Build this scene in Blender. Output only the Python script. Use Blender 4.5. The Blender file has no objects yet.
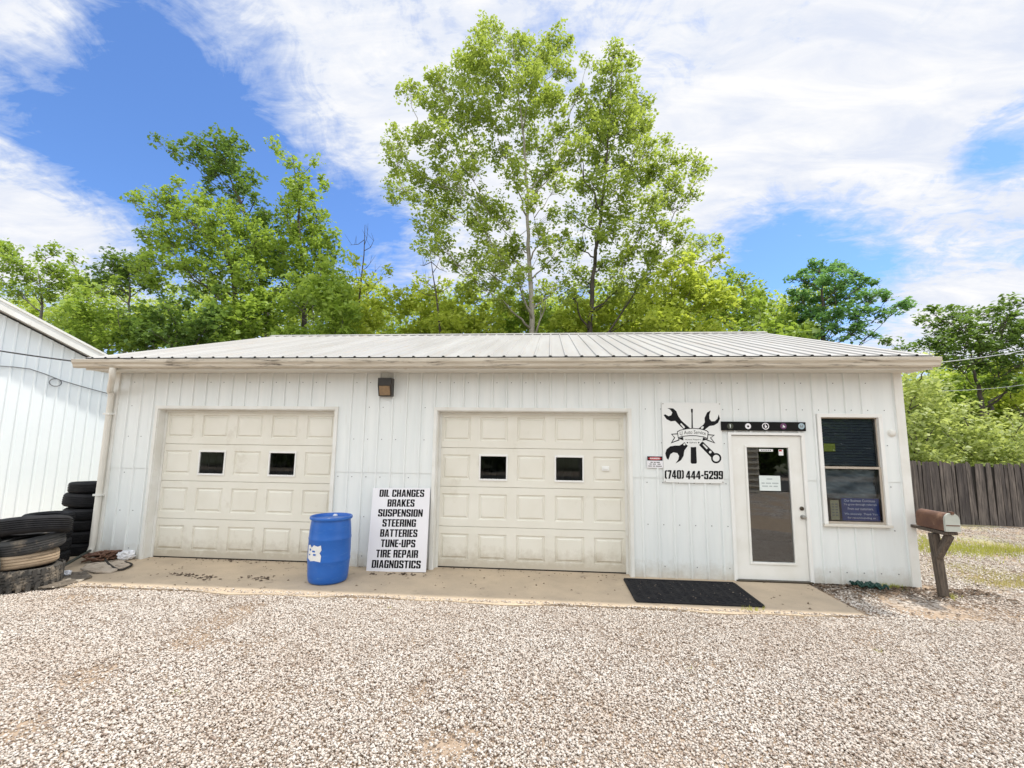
import bpy, math, random
import numpy as np
from mathutils import Vector, Matrix

random.seed(7)
rng = np.random.default_rng(11)
scene = bpy.context.scene
COL = scene.collection
R = math.radians

# ------------------------------------------------------------------ camera model
FPX = 460.0
CAM = Vector((0.0, -7.1716, 1.9075))
FW = Vector((-0.08393264, 0.9881239, 0.12871081)).normalized()
RT = Vector((0.99646969, 0.08298808, 0.01269375)).normalized()
UP = RT.cross(FW)


def ray(px, py):
    return FW + RT * ((px - 512) / FPX) - UP * ((py - 384) / FPX)


def at(px, py, Y):
    """the point of the vertical plane y = Y that lies in this direction from where the photographer stood"""
    d = ray(px, py)
    return CAM + d * ((Y - CAM.y) / d.y)


def gr(px, py, z=0.0):
    d = ray(px, py)
    return CAM + d * ((z - CAM.z) / d.z)


cam_data = bpy.data.cameras.new('camera')
cam_data.sensor_width = 36
cam_data.lens = FPX / 1024 * 36
cam_data.clip_start = 0.05
cam_data.clip_end = 3000
cam = bpy.data.objects.new('camera', cam_data)
COL.objects.link(cam)
m = Matrix((RT, UP, -FW)).transposed().to_4x4()
m.translation = CAM
cam.matrix_world = m
scene.camera = cam

# ------------------------------------------------------------------ materials


def new_mat(name):
    mt = bpy.data.materials.new(name)
    mt.use_nodes = True
    nt = mt.node_tree
    bs = nt.nodes['Principled BSDF']
    return mt, nt, bs


def mixrgb(nt, fac, a, b, blend='MIX'):
    n = nt.nodes.new('ShaderNodeMix')
    n.data_type = 'RGBA'
    n.blend_type = blend
    for sock, v in ((n.inputs[0], fac), (n.inputs[6], a), (n.inputs[7], b)):
        if hasattr(v, 'is_linked') or hasattr(v, 'links'):
            nt.links.new(v, sock)
        elif isinstance(v, (tuple, list)):
            sock.default_value = (*v[:3], 1)
        else:
            sock.default_value = v
    return n.outputs[2]


def noise(nt, scale, detail=4, rough=0.55, vec=None, stretch=None, dist=0.0):
    n = nt.nodes.new('ShaderNodeTexNoise')
    n.inputs['Scale'].default_value = scale
    n.inputs['Detail'].default_value = detail
    n.inputs['Roughness'].default_value = rough
    n.inputs['Distortion'].default_value = dist
    if vec is None:
        tc = nt.nodes.new('ShaderNodeNewGeometry')
        vec = tc.outputs['Position']
    if stretch:
        mp = nt.nodes.new('ShaderNodeMapping')
        mp.inputs['Scale'].default_value = stretch
        nt.links.new(vec, mp.inputs['Vector'])
        vec = mp.outputs['Vector']
    nt.links.new(vec, n.inputs['Vector'])
    return n.outputs['Fac']


def ramp(nt, fac, lo, hi, v0=0.0, v1=1.0):
    n = nt.nodes.new('ShaderNodeMapRange')
    n.inputs['From Min'].default_value = lo
    n.inputs['From Max'].default_value = hi
    n.inputs['To Min'].default_value = v0
    n.inputs['To Max'].default_value = v1
    nt.links.new(fac, n.inputs['Value'])
    return n.outputs['Result']


def math2(nt, op, a, b):
    n = nt.nodes.new('ShaderNodeMath')
    n.operation = op
    for i, v in enumerate((a, b)):
        if isinstance(v, (int, float)):
            n.inputs[i].default_value = v
        else:
            nt.links.new(v, n.inputs[i])
    return n.outputs[0]


def bump(nt, bs, h, strength=0.3, dist=0.01):
    b = nt.nodes.new('ShaderNodeBump')
    b.inputs['Strength'].default_value = strength
    b.inputs['Distance'].default_value = dist
    nt.links.new(h, b.inputs['Height'])
    nt.links.new(b.outputs['Normal'], bs.inputs['Normal'])


def simple(name, c1, c2=None, scale=6.0, rough=0.6, bmp=0.0, bscale=60.0, metal=0.0, stain=None, stain_rng=(0.6, 0.75), stain_scale=2.0, stretch=None, lohi=(0.3, 0.7), spec=None):
    mt, nt, bs = new_mat(name)
    c2 = c2 or tuple(v * 0.82 for v in c1)
    col = mixrgb(nt, ramp(nt, noise(nt, scale, stretch=stretch), *lohi), c1, c2)
    if stain:
        f = ramp(nt, noise(nt, stain_scale, 7, 0.68, stretch=stretch), *stain_rng)
        col = mixrgb(nt, f, col, stain)
    nt.links.new(col, bs.inputs['Base Color'])
    bs.inputs['Roughness'].default_value = rough
    bs.inputs['Metallic'].default_value = metal
    if spec is not None:
        bs.inputs['Specular IOR Level'].default_value = spec
    if bmp:
        bump(nt, bs, noise(nt, bscale, 5, 0.6), bmp, 0.01)
    return mt


M = {}
M['siding'] = simple('white_siding', (0.80, 0.825, 0.815), (0.73, 0.765, 0.76), 1.3, 0.42, stain=(0.60, 0.58, 0.50), stain_rng=(0.6, 0.95), stain_scale=5, stretch=(6, 6, 0.5))
def siding_mat(mt, amount, hi, rust):
    nt = mt.node_tree
    bs = nt.nodes['Principled BSDF']
    src = bs.inputs['Base Color'].links[0].from_socket
    g = nt.nodes.new('ShaderNodeNewGeometry')
    sx = nt.nodes.new('ShaderNodeSeparateXYZ')
    nt.links.new(g.outputs['Position'], sx.inputs[0])
    hgt = math2(nt, 'ADD', sx.outputs['Z'], math2(nt, 'MULTIPLY', noise(nt, 7, 7, 0.7), -0.5))
    f = math2(nt, 'MULTIPLY', ramp(nt, hgt, hi, hi - 0.26), amount)
    col = mixrgb(nt, f, src, (0.40, 0.34, 0.25))
    # thin rusty runs
    run = ramp(nt, noise(nt, 9, 4, 0.6, stretch=(4, 4, 0.16)), 0.70, 0.80)
    col = mixrgb(nt, math2(nt, 'MULTIPLY', run, rust), col, (0.45, 0.36, 0.26))
    nt.links.new(col, bs.inputs['Base Color'])


siding_mat(M['siding'], 0.55, 0.0, 0.35)
M['barn_siding'] = simple('barn_siding', (0.80, 0.85, 0.87), (0.76, 0.82, 0.85), 0.8, 0.45)
M['trim'] = simple('white_trim', (0.80, 0.80, 0.77), (0.70, 0.69, 0.64), 3, 0.5, stain=(0.52, 0.45, 0.34), stain_rng=(0.62, 0.85), stain_scale=4)
M['gutter'] = simple('gutter_paint', (0.62, 0.57, 0.48), (0.46, 0.41, 0.33), 2.5, 0.5, stain=(0.075, 0.06, 0.045), stain_rng=(0.53, 0.68), stain_scale=2.2, stretch=(0.9, 4, 9))
M['soffit'] = simple('soffit_paint', (0.74, 0.72, 0.66), (0.66, 0.63, 0.56), 2.0, 0.6)
M['roof'] = simple('roof_metal', (0.43, 0.42, 0.40), (0.34, 0.325, 0.305), 0.8, 0.5, stain=(0.40, 0.34, 0.28), stain_rng=(0.52, 0.8), stain_scale=4, stretch=(4, 0.35, 0.35))
M['doorcream'] = simple('garage_door_paint', (0.77, 0.75, 0.675), (0.72, 0.695, 0.61), 2.2, 0.5, stain=(0.46, 0.41, 0.31), stain_rng=(0.60, 0.95), stain_scale=2.4)
siding_mat(M['doorcream'], 0.65, 0.08, 0.45)
M['doorwhite'] = simple('entry_door_paint', (0.82, 0.82, 0.79), (0.74, 0.73, 0.68), 2.5, 0.4, stain=(0.50, 0.40, 0.26), stain_rng=(0.66, 0.9), stain_scale=3)
M['vinyl'] = simple('window_vinyl', (0.83, 0.83, 0.81), (0.78, 0.78, 0.75), 3, 0.4)
M['sash'] = simple('tan_sash', (0.46, 0.40, 0.33), (0.38, 0.33, 0.27), 5, 0.5)
M['black'] = simple('black_matte', (0.006, 0.006, 0.007), (0.01, 0.01, 0.01), 8, 0.6, spec=0.15)
M['blackgap'] = simple('dark_gap', (0.02, 0.018, 0.016), (0.035, 0.03, 0.026), 8, 0.9)
M['ink'] = simple('black_ink', (0.007, 0.007, 0.009), (0.011, 0.011, 0.013), 8, 0.6, spec=0.15)
M['grayink'] = simple('grey_ink', (0.16, 0.17, 0.18), (0.2, 0.2, 0.2), 8, 0.6)
M['signwhite'] = simple('sign_white', (0.82, 0.81, 0.84), (0.78, 0.77, 0.80), 2, 0.35)
M['logowhite'] = simple('logo_board_white', (0.80, 0.81, 0.80), (0.76, 0.775, 0.76), 2, 0.35)
M['red'] = simple('sign_red', (0.45, 0.02, 0.03), (0.40, 0.02, 0.03), 5, 0.45)
M['navy'] = simple('sign_navy', (0.008, 0.045, 0.27), (0.008, 0.04, 0.22), 5, 0.45)
M['paper'] = simple('paper', (0.72, 0.78, 0.76), (0.68, 0.74, 0.72), 5, 0.8)
M['paperwhite'] = simple('paper_white', (0.8, 0.8, 0.8), (0.75, 0.75, 0.74), 5, 0.8)
M['papertan'] = simple('paper_tan', (0.42, 0.40, 0.26), (0.34, 0.33, 0.22), 15, 0.8)
M['papergreen'] = simple('paper_green', (0.34, 0.40, 0.08), (0.22, 0.27, 0.05), 30, 0.8)
M['letterblue'] = simple('letter_pale_blue', (0.7, 0.75, 0.9), (0.65, 0.7, 0.85), 5, 0.5)
M['olive'] = simple('emblem_olive', (0.035, 0.04, 0.024), (0.045, 0.045, 0.03), 5, 0.5)
M['magenta'] = simple('emblem_magenta', (0.10, 0.03, 0.11), (0.13, 0.035, 0.11), 5, 0.5)
M['paleblue'] = simple('emblem_pale_blue', (0.36, 0.47, 0.53), (0.32, 0.43, 0.48), 5, 0.5)
M['bronze'] = simple('lamp_bronze', (0.02, 0.017, 0.014), (0.03, 0.024, 0.02), 12, 0.4)
M['amber'] = simple('lamp_lens', (0.30, 0.20, 0.11), (0.22, 0.15, 0.09), 20, 0.25)
M['steel'] = simple('steel', (0.45, 0.44, 0.42), (0.35, 0.34, 0.32), 20, 0.32, metal=0.9)
M['darksteel'] = simple('dark_brass', (0.09, 0.075, 0.05), (0.06, 0.05, 0.04), 20, 0.4, metal=0.7)
M['barrel'] = simple('blue_plastic', (0.010, 0.105, 0.43), (0.014, 0.125, 0.48), 3, 0.36, bmp=0.05, bscale=8, stain=(0.06, 0.19, 0.48), stain_rng=(0.56, 0.85), stain_scale=9, stretch=(1, 1, 3))
M['label'] = simple('torn_label', (0.78, 0.78, 0.76), (0.68, 0.68, 0.66), 14, 0.8)
M['rubber'] = simple('tyre_rubber', (0.010, 0.010, 0.012), (0.019, 0.019, 0.021), 9, 0.75, spec=0.25, bmp=0.1, bscale=40, stain=(0.045, 0.04, 0.035), stain_rng=(0.6, 0.85), stain_scale=6)
M['rubbergrey'] = simple('tyre_rubber_dusty', (0.030, 0.031, 0.033), (0.06, 0.058, 0.055), 9, 0.85, bmp=0.15, bscale=40, stain=(0.26, 0.21, 0.15), stain_rng=(0.54, 0.72), stain_scale=5)
M['rubbermud'] = simple('tyre_rubber_muddy', (0.035, 0.034, 0.032), (0.08, 0.072, 0.062), 7, 0.95, bmp=0.3, bscale=30, stain=(0.36, 0.30, 0.23), stain_rng=(0.50, 0.72), stain_scale=6)
M['rubbertan'] = simple('tyre_caked_tan', (0.43, 0.33, 0.23), (0.32, 0.245, 0.165), 5, 0.95, bmp=0.4, bscale=25, stain=(0.09, 0.07, 0.05), stain_rng=(0.58, 0.75), stain_scale=6, stretch=(1, 1, 3))
M['rubbermat'] = simple('mat_rubber', (0.013, 0.013, 0.016), (0.026, 0.025, 0.026), 7, 0.8, spec=0.15, bmp=0.25, bscale=70)
M['rust'] = simple('rusty_brown', (0.17, 0.085, 0.05), (0.10, 0.05, 0.035), 9, 0.75, bmp=0.1, stain=(0.26, 0.15, 0.095), stain_rng=(0.55, 0.7), stain_scale=7)
M['mailwhite'] = simple('mailbox_door', (0.50, 0.52, 0.47), (0.42, 0.44, 0.39), 9, 0.5, stain=(0.3, 0.2, 0.12), stain_rng=(0.68, 0.8), stain_scale=9)
M['oldwood'] = simple('weathered_wood', (0.15, 0.118, 0.092), (0.055, 0.043, 0.034), 7, 0.9, bmp=0.5, bscale=25, stretch=(9, 9, 0.8), stain=(0.045, 0.034, 0.028), stain_rng=(0.56, 0.7), stain_scale=4)
M['hose'] = simple('green_hose', (0.008, 0.045, 0.035), (0.015, 0.065, 0.05), 9, 0.5)
M['cable'] = simple('black_cable', (0.03, 0.03, 0.035), (0.04, 0.04, 0.04), 9, 0.6)
M['palecable'] = simple('pale_cable', (0.45, 0.47, 0.47), (0.4, 0.42, 0.42), 9, 0.6)
M['greycable'] = simple('grey_cable', (0.18, 0.19, 0.20), (0.14, 0.15, 0.16), 9, 0.6)
M['plastic'] = simple('white_plastic_bag', (0.8, 0.8, 0.82), (0.72, 0.73, 0.76), 12, 0.35)
M['mud_mat'] = simple('dirty_carpet', (0.20, 0.165, 0.125), (0.07, 0.058, 0.045), 14, 0.95, bmp=0.8, bscale=30, stain=(0.50, 0.44, 0.36), stain_rng=(0.54, 0.62), stain_scale=7)
M['pipe'] = simple('green_pipe', (0.03, 0.045, 0.032), (0.05, 0.05, 0.04), 9, 0.6)
M['barnroof'] = simple('barn_roof', (0.62, 0.61, 0.60), (0.55, 0.54, 0.53), 1, 0.5)
M['asphalt'] = simple('asphalt', (0.05, 0.05, 0.052), (0.065, 0.063, 0.06), 3, 0.9, bmp=0.3, bscale=80)
M['houselap'] = simple('lap_siding', (0.55, 0.50, 0.40), (0.5, 0.46, 0.37), 2, 0.6)
M['debris'] = simple('leaf_debris', (0.09, 0.055, 0.032), (0.16, 0.11, 0.07), 9, 0.9)
M['interior'] = simple('interior_floor', (0.10, 0.095, 0.09), (0.07, 0.068, 0.065), 3, 0.8)


def fence_mat():
    mt, nt, bs = new_mat('weathered_fence')
    g = nt.nodes.new('ShaderNodeNewGeometry')
    f = ramp(nt, noise(nt, 5, 6, 0.6, stretch=(7, 7, 0.5)), 0.3, 0.7)
    col = mixrgb(nt, f, (0.235, 0.20, 0.175), (0.035, 0.03, 0.03))
    col = mixrgb(nt, math2(nt, 'MULTIPLY', g.outputs['Random Per Island'], 0.7), col, (0.035, 0.03, 0.032))
    nt.links.new(col, bs.inputs['Base Color'])
    bs.inputs['Roughness'].default_value = 0.9
    bump(nt, bs, noise(nt, 20, 5, stretch=(6, 6, 0.4)), 0.5, 0.01)
    return mt


M['fence'] = fence_mat()


def glass_mat(name, k0, k1):
    mt = bpy.data.materials.new(name)
    mt.use_nodes = True
    nt = mt.node_tree
    nt.nodes.clear()
    out = nt.nodes.new('ShaderNodeOutputMaterial')
    tr = nt.nodes.new('ShaderNodeBsdfTransparent')
    tr.inputs[0].default_value = (0.80, 0.84, 0.84, 1)
    gl = nt.nodes.new('ShaderNodeBsdfGlossy')
    gl.inputs['Roughness'].default_value = 0.002
    gl.inputs['Color'].default_value = (0.9, 0.93, 0.95, 1)
    fr = nt.nodes.new('ShaderNodeFresnel')
    fr.inputs['IOR'].default_value = 1.5
    f = math2(nt, 'ADD', math2(nt, 'MULTIPLY', fr.outputs[0], k0), k1)
    mx = nt.nodes.new('ShaderNodeMixShader')
    nt.links.new(f, mx.inputs[0])
    nt.links.new(tr.outputs[0], mx.inputs[1])
    nt.links.new(gl.outputs[0], mx.inputs[2])
    nt.links.new(mx.outputs[0], out.inputs[0])
    return mt


M['glass'] = glass_mat('window_glass', 0.9, 0.02)
M['doorglass'] = glass_mat('door_glass', 2.0, 0.08)


def leaf_mat(name, c_dark, c_light, trans=0.4, tcol=None):
    mt = bpy.data.materials.new(name)
    mt.use_nodes = True
    nt = mt.node_tree
    nt.nodes.clear()
    out = nt.nodes.new('ShaderNodeOutputMaterial')
    g = nt.nodes.new('ShaderNodeNewGeometry')
    col = mixrgb(nt, g.outputs['Random Per Island'], c_dark, c_light)
    patch = ramp(nt, noise(nt, 0.55, 3), 0.35, 0.65)
    col = mixrgb(nt, math2(nt, 'MULTIPLY', patch, 0.45), col, tuple(v * 1.25 for v in c_light))
    d = nt.nodes.new('ShaderNodeBsdfPrincipled')
    d.inputs['Roughness'].default_value = 0.5
    d.inputs['Specular IOR Level'].default_value = 0.35
    nt.links.new(col, d.inputs['Base Color'])
    t = nt.nodes.new('ShaderNodeBsdfTranslucent')
    tc = mixrgb(nt, 0.6, col, tcol or (min(.8, c_light[0] * 1.75), min(.9, c_light[1] * 1.75), c_light[2] * 1.0))
    nt.links.new(tc, t.inputs['Color'])
    mx = nt.nodes.new('ShaderNodeMixShader')
    mx.inputs[0].default_value = trans
    nt.links.new(d.outputs[0], mx.inputs[1])
    nt.links.new(t.outputs[0], mx.inputs[2])
    nt.links.new(mx.outputs[0], out.inputs[0])
    return mt


M['leaf_syc'] = leaf_mat('sycamore_leaves', (0.11, 0.175, 0.03), (0.35, 0.42, 0.10), 0.5)
M['leaf_mid'] = leaf_mat('broadleaf_leaves', (0.08, 0.165, 0.028), (0.32, 0.42, 0.08), 0.43)
M['leaf_dark'] = leaf_mat('dark_leaves', (0.034, 0.085, 0.024), (0.175, 0.265, 0.06), 0.38)
M['leaf_yel'] = leaf_mat('yellow_green_leaves', (0.19, 0.27, 0.04), (0.47, 0.53, 0.10), 0.47)
M['leaf_pine'] = leaf_mat('blue_green_leaves', (0.04, 0.13, 0.05), (0.20, 0.36, 0.13), 0.38)
M['leaf_vine'] = leaf_mat('vine_leaves', (0.11, 0.17, 0.04), (0.50, 0.55, 0.21), 0.42)
M['leaf_far'] = leaf_mat('hill_leaves', (0.17, 0.26, 0.045), (0.42, 0.50, 0.11), 0.45)
M['grass'] = leaf_mat('grass_blades', (0.19, 0.21, 0.035), (0.44, 0.44, 0.12), 0.35)
M['drygrass'] = leaf_mat('dry_grass_blades', (0.33, 0.29, 0.12), (0.46, 0.41, 0.19), 0.3)
M['bark_pale'] = simple('pale_bark', (0.40, 0.37, 0.31), (0.20, 0.175, 0.14), 1.8, 0.9, bmp=0.3, bscale=8)
M['bark_dark'] = simple('dark_bark', (0.10, 0.082, 0.065), (0.05, 0.042, 0.035), 2.5, 0.95, bmp=0.4, bscale=8)
M['bark_grey'] = simple('grey_bark', (0.16, 0.14, 0.12), (0.10, 0.088, 0.075), 2.5, 0.95)


def stone_mat():
    mt, nt, bs = new_mat('gravel_stones')
    g = nt.nodes.new('ShaderNodeNewGeometry')
    cr = nt.nodes.new('ShaderNodeValToRGB')
    e = cr.color_ramp.elements
    e[0].position = 0.0
    e[0].color = (0.19, 0.135, 0.10, 1)
    e[1].position = 1.0
    e[1].color = (0.71, 0.67, 0.615, 1)
    for p, c in ((0.09, (0.28, 0.21, 0.165, 1)), (0.22, (0.50, 0.43, 0.36, 1)), (0.5, (0.61, 0.545, 0.475, 1)), (0.8, (0.67, 0.62, 0.56, 1))):
        el = e.new(p)
        el.color = c
    nt.links.new(g.outputs['Random Per Island'], cr.inputs[0])
    patch = ramp(nt, noise(nt, 0.55, 5, 0.62), 0.42, 0.68)
    col = mixrgb(nt, math2(nt, 'MULTIPLY', patch, 0.42), cr.outputs[0], (0.42, 0.32, 0.24))
    col = mixrgb(nt, math2(nt, 'MULTIPLY', noise(nt, 60, 3), 0.25), col, (0.30, 0.24, 0.20))
    nt.links.new(col, bs.inputs['Base Color'])
    bs.inputs['Roughness'].default_value = 0.85
    return mt


M['stone'] = stone_mat()


def ground_mat():
    """gravel and dirt near the garage, rough grass and soil up the wooded slope"""
    mt, nt, bs = new_mat('gravel_ground')
    g = nt.nodes.new('ShaderNodeNewGeometry')
    vo = nt.nodes.new('ShaderNodeTexVoronoi')
    vo.inputs['Scale'].default_value = 24
    nt.links.new(g.outputs['Position'], vo.inputs['Vector'])
    sep = nt.nodes.new('ShaderNodeSeparateColor')
    nt.links.new(vo.outputs['Color'], sep.inputs[0])
    stone = mixrgb(nt, sep.outputs[0], (0.10, 0.075, 0.055), (0.62, 0.56, 0.50))
    dirt = mixrgb(nt, noise(nt, 9, 6), (0.43, 0.32, 0.22), (0.33, 0.24, 0.165))
    hole = ramp(nt, noise(nt, 1.6, 6, 0.62), 0.42, 0.58)
    near = mixrgb(nt, hole, stone, dirt)
    sx = nt.nodes.new('ShaderNodeSeparateXYZ')
    nt.links.new(g.outputs['Position'], sx.inputs[0])
    lot = math2(nt, 'MULTIPLY', ramp(nt, sx.outputs['Y'], -6.8, -6.2), ramp(nt, sx.outputs['Y'], -0.6, -1.0))
    near = mixrgb(nt, math2(nt, 'MULTIPLY', lot, 0.85), near, dirt)
    # straw and thin turf in the strip towards the fence
    turf = math2(nt, 'MULTIPLY', ramp(nt, noise(nt, 0.9, 5, 0.6), 0.48, 0.62), ramp(nt, sx.outputs['Y'], 0.0, 2.0))
    near = mixrgb(nt, math2(nt, 'MULTIPLY', turf, 0.6), near, (0.34, 0.32, 0.13))
    soil = mixrgb(nt, ramp(nt, noise(nt, 0.8, 5), 0.35, 0.65), (0.06, 0.085, 0.022), (0.10, 0.085, 0.05))
    edge = math2(nt, 'ADD', sx.outputs['Y'], math2(nt, 'MULTIPLY', noise(nt, 0.7, 3), 2.0))
    far = ramp(nt, edge, 7.0, 8.0)
    back = ramp(nt, sx.outputs['Y'], -26.0, -27.5)
    col = mixrgb(nt, math2(nt, 'MAXIMUM', far, back), near, soil)
    nt.links.new(col, bs.inputs['Base Color'])
    bs.inputs['Roughness'].default_value = 0.95
    bump(nt, bs, vo.outputs['Distance'], 0.6, 0.02)
    return mt


M['ground'] = ground_mat()


def apron_mat():
    mt, nt, bs = new_mat('apron_concrete')
    c = mixrgb(nt, ramp(nt, noise(nt, 1.6, 6, 0.62), 0.35, 0.65), (0.54, 0.43, 0.305), (0.43, 0.345, 0.25))
    sx = nt.nodes.new('ShaderNodeSeparateXYZ')
    g = nt.nodes.new('ShaderNodeNewGeometry')
    nt.links.new(g.outputs['Position'], sx.inputs[0])
    # old oil drips below the doors
    oil = ramp(nt, noise(nt, 3.0, 7, 0.66), 0.62, 0.72)
    c = mixrgb(nt, math2(nt, 'MULTIPLY', oil, 0.6), c, (0.13, 0.10, 0.08))
    speck = ramp(nt, noise(nt, 45, 3, 0.6), 0.64, 0.7)
    c = mixrgb(nt, math2(nt, 'MULTIPLY', speck, 0.6), c, (0.15, 0.11, 0.09))
    nt.links.new(c, bs.inputs['Base Color'])
    bs.inputs['Roughness'].default_value = 0.9
    bump(nt, bs, noise(nt, 30, 6, 0.65), 0.25, 0.01)
    return mt


M['apron'] = apron_mat()

# ------------------------------------------------------------------ mesh helpers


def tag(o, label=None, cat=None, group=None, kind=None):
    if label:
        o['label'] = label
    if cat:
        o['category'] = cat
    if group:
        o['group'] = group
    if kind:
        o['kind'] = kind
    return o


def empty(name, loc, label=None, cat=None, group=None, rot=(0, 0, 0)):
    o = bpy.data.objects.new(name, None)
    o.empty_display_size = 0.2
    COL.objects.link(o)
    o.location = loc
    o.rotation_euler = rot
    return tag(o, label, cat, group)


class MB:
    def __init__(self):
        self.v = []
        self.f = []

    def poly(self, pts):
        b = len(self.v)
        self.v += [tuple(p) for p in pts]
        self.f.append(tuple(range(b, b + len(pts))))

    def box(self, x0, x1, y0, y1, z0, z1):
        b = len(self.v)
        self.v += [(x0, y0, z0), (x1, y0, z0), (x1, y1, z0), (x0, y1, z0), (x0, y0, z1), (x1, y0, z1), (x1, y1, z1), (x0, y1, z1)]
        for q in ((0, 3, 2, 1), (4, 5, 6, 7), (0, 1, 5, 4), (1, 2, 6, 5), (2, 3, 7, 6), (3, 0, 4, 7)):
            self.f.append(tuple(b + i for i in q))

    def beam(self, p, q, w, h, up=Vector((0, 0, 1))):
        p, q = Vector(p), Vector(q)
        d = (q - p).normalized()
        s = d.cross(up)
        if s.length < 1e-4:
            s = d.cross(Vector((0, 1, 0)))
        s.normalize()
        u = s.cross(d)
        b = len(self.v)
        for c in (p, q):
            for a, e in ((-1, -1), (1, -1), (1, 1), (-1, 1)):
                self.v.append(tuple(c + s * (a * w / 2) + u * (e * h / 2)))
        for k in range(4):
            j = (k + 1) % 4
            self.f.append((b + k, b + j, b + 4 + j, b + 4 + k))
        self.f.append((b + 3, b + 2, b + 1, b))
        self.f.append((b + 4, b + 5, b + 6, b + 7))

    def tube(self, pts, r, n=8, cap=True):
        pts = [Vector(p) for p in pts]
        rs = r if isinstance(r, (list, tuple)) else [r] * len(pts)
        b = len(self.v)
        prev = None
        for i, p in enumerate(pts):
            d = (pts[min(i + 1, len(pts) - 1)] - pts[max(i - 1, 0)])
            if d.length < 1e-6:
                d = Vector((0, 0, 1))
            d.normalize()
            if prev is None:
                a = d.cross(Vector((0.31, 0.92, 0.2)))
                if a.length < 1e-3:
                    a = d.cross(Vector((1, 0, 0)))
            else:
                a = prev - d * prev.dot(d)
            a.normalize()
            prev = a
            c = d.cross(a)
            for k in range(n):
                t = 2 * math.pi * k / n
                self.v.append(tuple(p + (a * math.cos(t) + c * math.sin(t)) * rs[i]))
        for i in range(len(pts) - 1):
            for k in range(n):
                j = (k + 1) % n
                self.f.append((b + i * n + k, b + i * n + j, b + (i + 1) * n + j, b + (i + 1) * n + k))
        if cap:
            self.f.append(tuple(b + k for k in reversed(range(n))))
            self.f.append(tuple(b + (len(pts) - 1) * n + k for k in range(n)))

    def lathe(self, prof, c=(0, 0, 0), n=32, closed=False):
        """prof: (radius, z) pairs revolved round the vertical through c"""
        b = len(self.v)
        m_ = len(prof)
        for i in range(n):
            t = 2 * math.pi * i / n
            for (r, z) in prof:
                self.v.append((c[0] + r * math.cos(t), c[1] + r * math.sin(t), c[2] + z))
        for i in range(n):
            j = (i + 1) % n
            for k in range(m_ if closed else m_ - 1):
                l = (k + 1) % m_
                self.f.append((b + i * m_ + k, b + j * m_ + k, b + j * m_ + l, b + i * m_ + l))

    def build(self, name, mat, parent=None, smooth=False, local=False, loc=None, bevel=0.0):
        org = Vector((0, 0, 0))
        if not local:
            if parent is not None:
                p = parent
                while p is not None:
                    org += Vector(p.location)
                    p = p.parent
            elif loc is not None:
                org = Vector(loc)
        me = bpy.data.meshes.new(name)
        vs = [(x - org.x, y - org.y, z - org.z) for x, y, z in self.v]
        me.from_pydata(vs, [], self.f)
        me.update()
        if smooth:
            me.polygons.foreach_set('use_smooth', [True] * len(me.polygons))
        o = bpy.data.objects.new(name, me)
        COL.objects.link(o)
        if mat:
            me.materials.append(mat)
        if parent is not None:
            o.parent = parent
        elif loc is not None:
            o.location = loc
        if bevel:
            bv = o.modifiers.new('bevel', 'BEVEL')
            bv.width = bevel
            bv.segments = 2
            bv.limit_method = 'ANGLE'
        if smooth and bevel == 0:
            pass
        return o


def autosmooth(o, ang=40):
    me = o.data
    me.polygons.foreach_set('use_smooth', [True] * len(me.polygons))
    try:
        me.set_sharp_from_angle(angle=R(ang))
    except Exception:
        pass
    return o


def np_mesh(name, V, faces_n, mat, parent=None, loc=(0, 0, 0), faces=None, smooth=False):
    """V (N,3); faces: (F,k) int array"""
    me = bpy.data.meshes.new(name)
    F, k = faces.shape
    me.vertices.add(len(V))
    me.vertices.foreach_set('co', np.ascontiguousarray(V, dtype=np.float32).ravel())
    me.loops.add(F * k)
    me.loops.foreach_set('vertex_index', np.ascontiguousarray(faces, dtype=np.int32).ravel())
    me.polygons.add(F)
    me.polygons.foreach_set('loop_start', np.arange(0, F * k, k, dtype=np.int32))
    me.polygons.foreach_set('loop_total', np.full(F, k, dtype=np.int32))
    if smooth:
        me.polygons.foreach_set('use_smooth', np.ones(F, dtype=bool))
    me.update(calc_edges=True)
    me.validate()
    me.materials.append(mat)
    o = bpy.data.objects.new(name, me)
    COL.objects.link(o)
    if parent is not None:
        o.parent = parent
    else:
        o.location = loc
    return o


def text_pts(body, bold=0.02, shear=0.0, space=1.0):
    """vertices (x, y) and faces of one line of lettering, scaled to a unit box"""
    cu = bpy.data.curves.new('lettering_curve', 'FONT')
    cu.body = body
    cu.offset = bold
    cu.shear = shear
    cu.space_character = space
    cu.align_x = 'LEFT'
    cu.resolution_u = 3
    ob = bpy.data.objects.new('lettering_curve', cu)
    COL.objects.link(ob)
    dg = bpy.context.evaluated_depsgraph_get()
    me = bpy.data.meshes.new_from_object(ob.evaluated_get(dg))
    vs = [(v.co.x, v.co.y) for v in me.vertices]
    fs = [tuple(p.vertices) for p in me.polygons]
    bpy.data.objects.remove(ob)
    bpy.data.curves.remove(cu)
    bpy.data.meshes.remove(me)
    x0, x1 = min(v[0] for v in vs), max(v[0] for v in vs)
    y0, y1 = min(v[1] for v in vs), max(v[1] for v in vs)
    return [((x - x0) / (x1 - x0), (y - y0) / (y1 - y0)) for x, y in vs], fs


def add_text(mb, body, fn, bold=0.02, shear=0.0, space=1.0, heavy=0.0):
    """fn maps unit-box (u, v) to a 3D point"""
    vs, fs = text_pts(body, bold, shear, space)
    hv = heavy
    for k, dx in enumerate((0.0,) if not hv else (-hv, 0.0, hv)):
        b = len(mb.v)
        for u, v in vs:
            p = Vector(fn(hv + u * (1 - 2 * hv) + dx, v))
            p.y -= 0.0002 * k
            mb.v.append(tuple(p))
        mb.f += [tuple(b + i for i in f) for f in fs]


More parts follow.
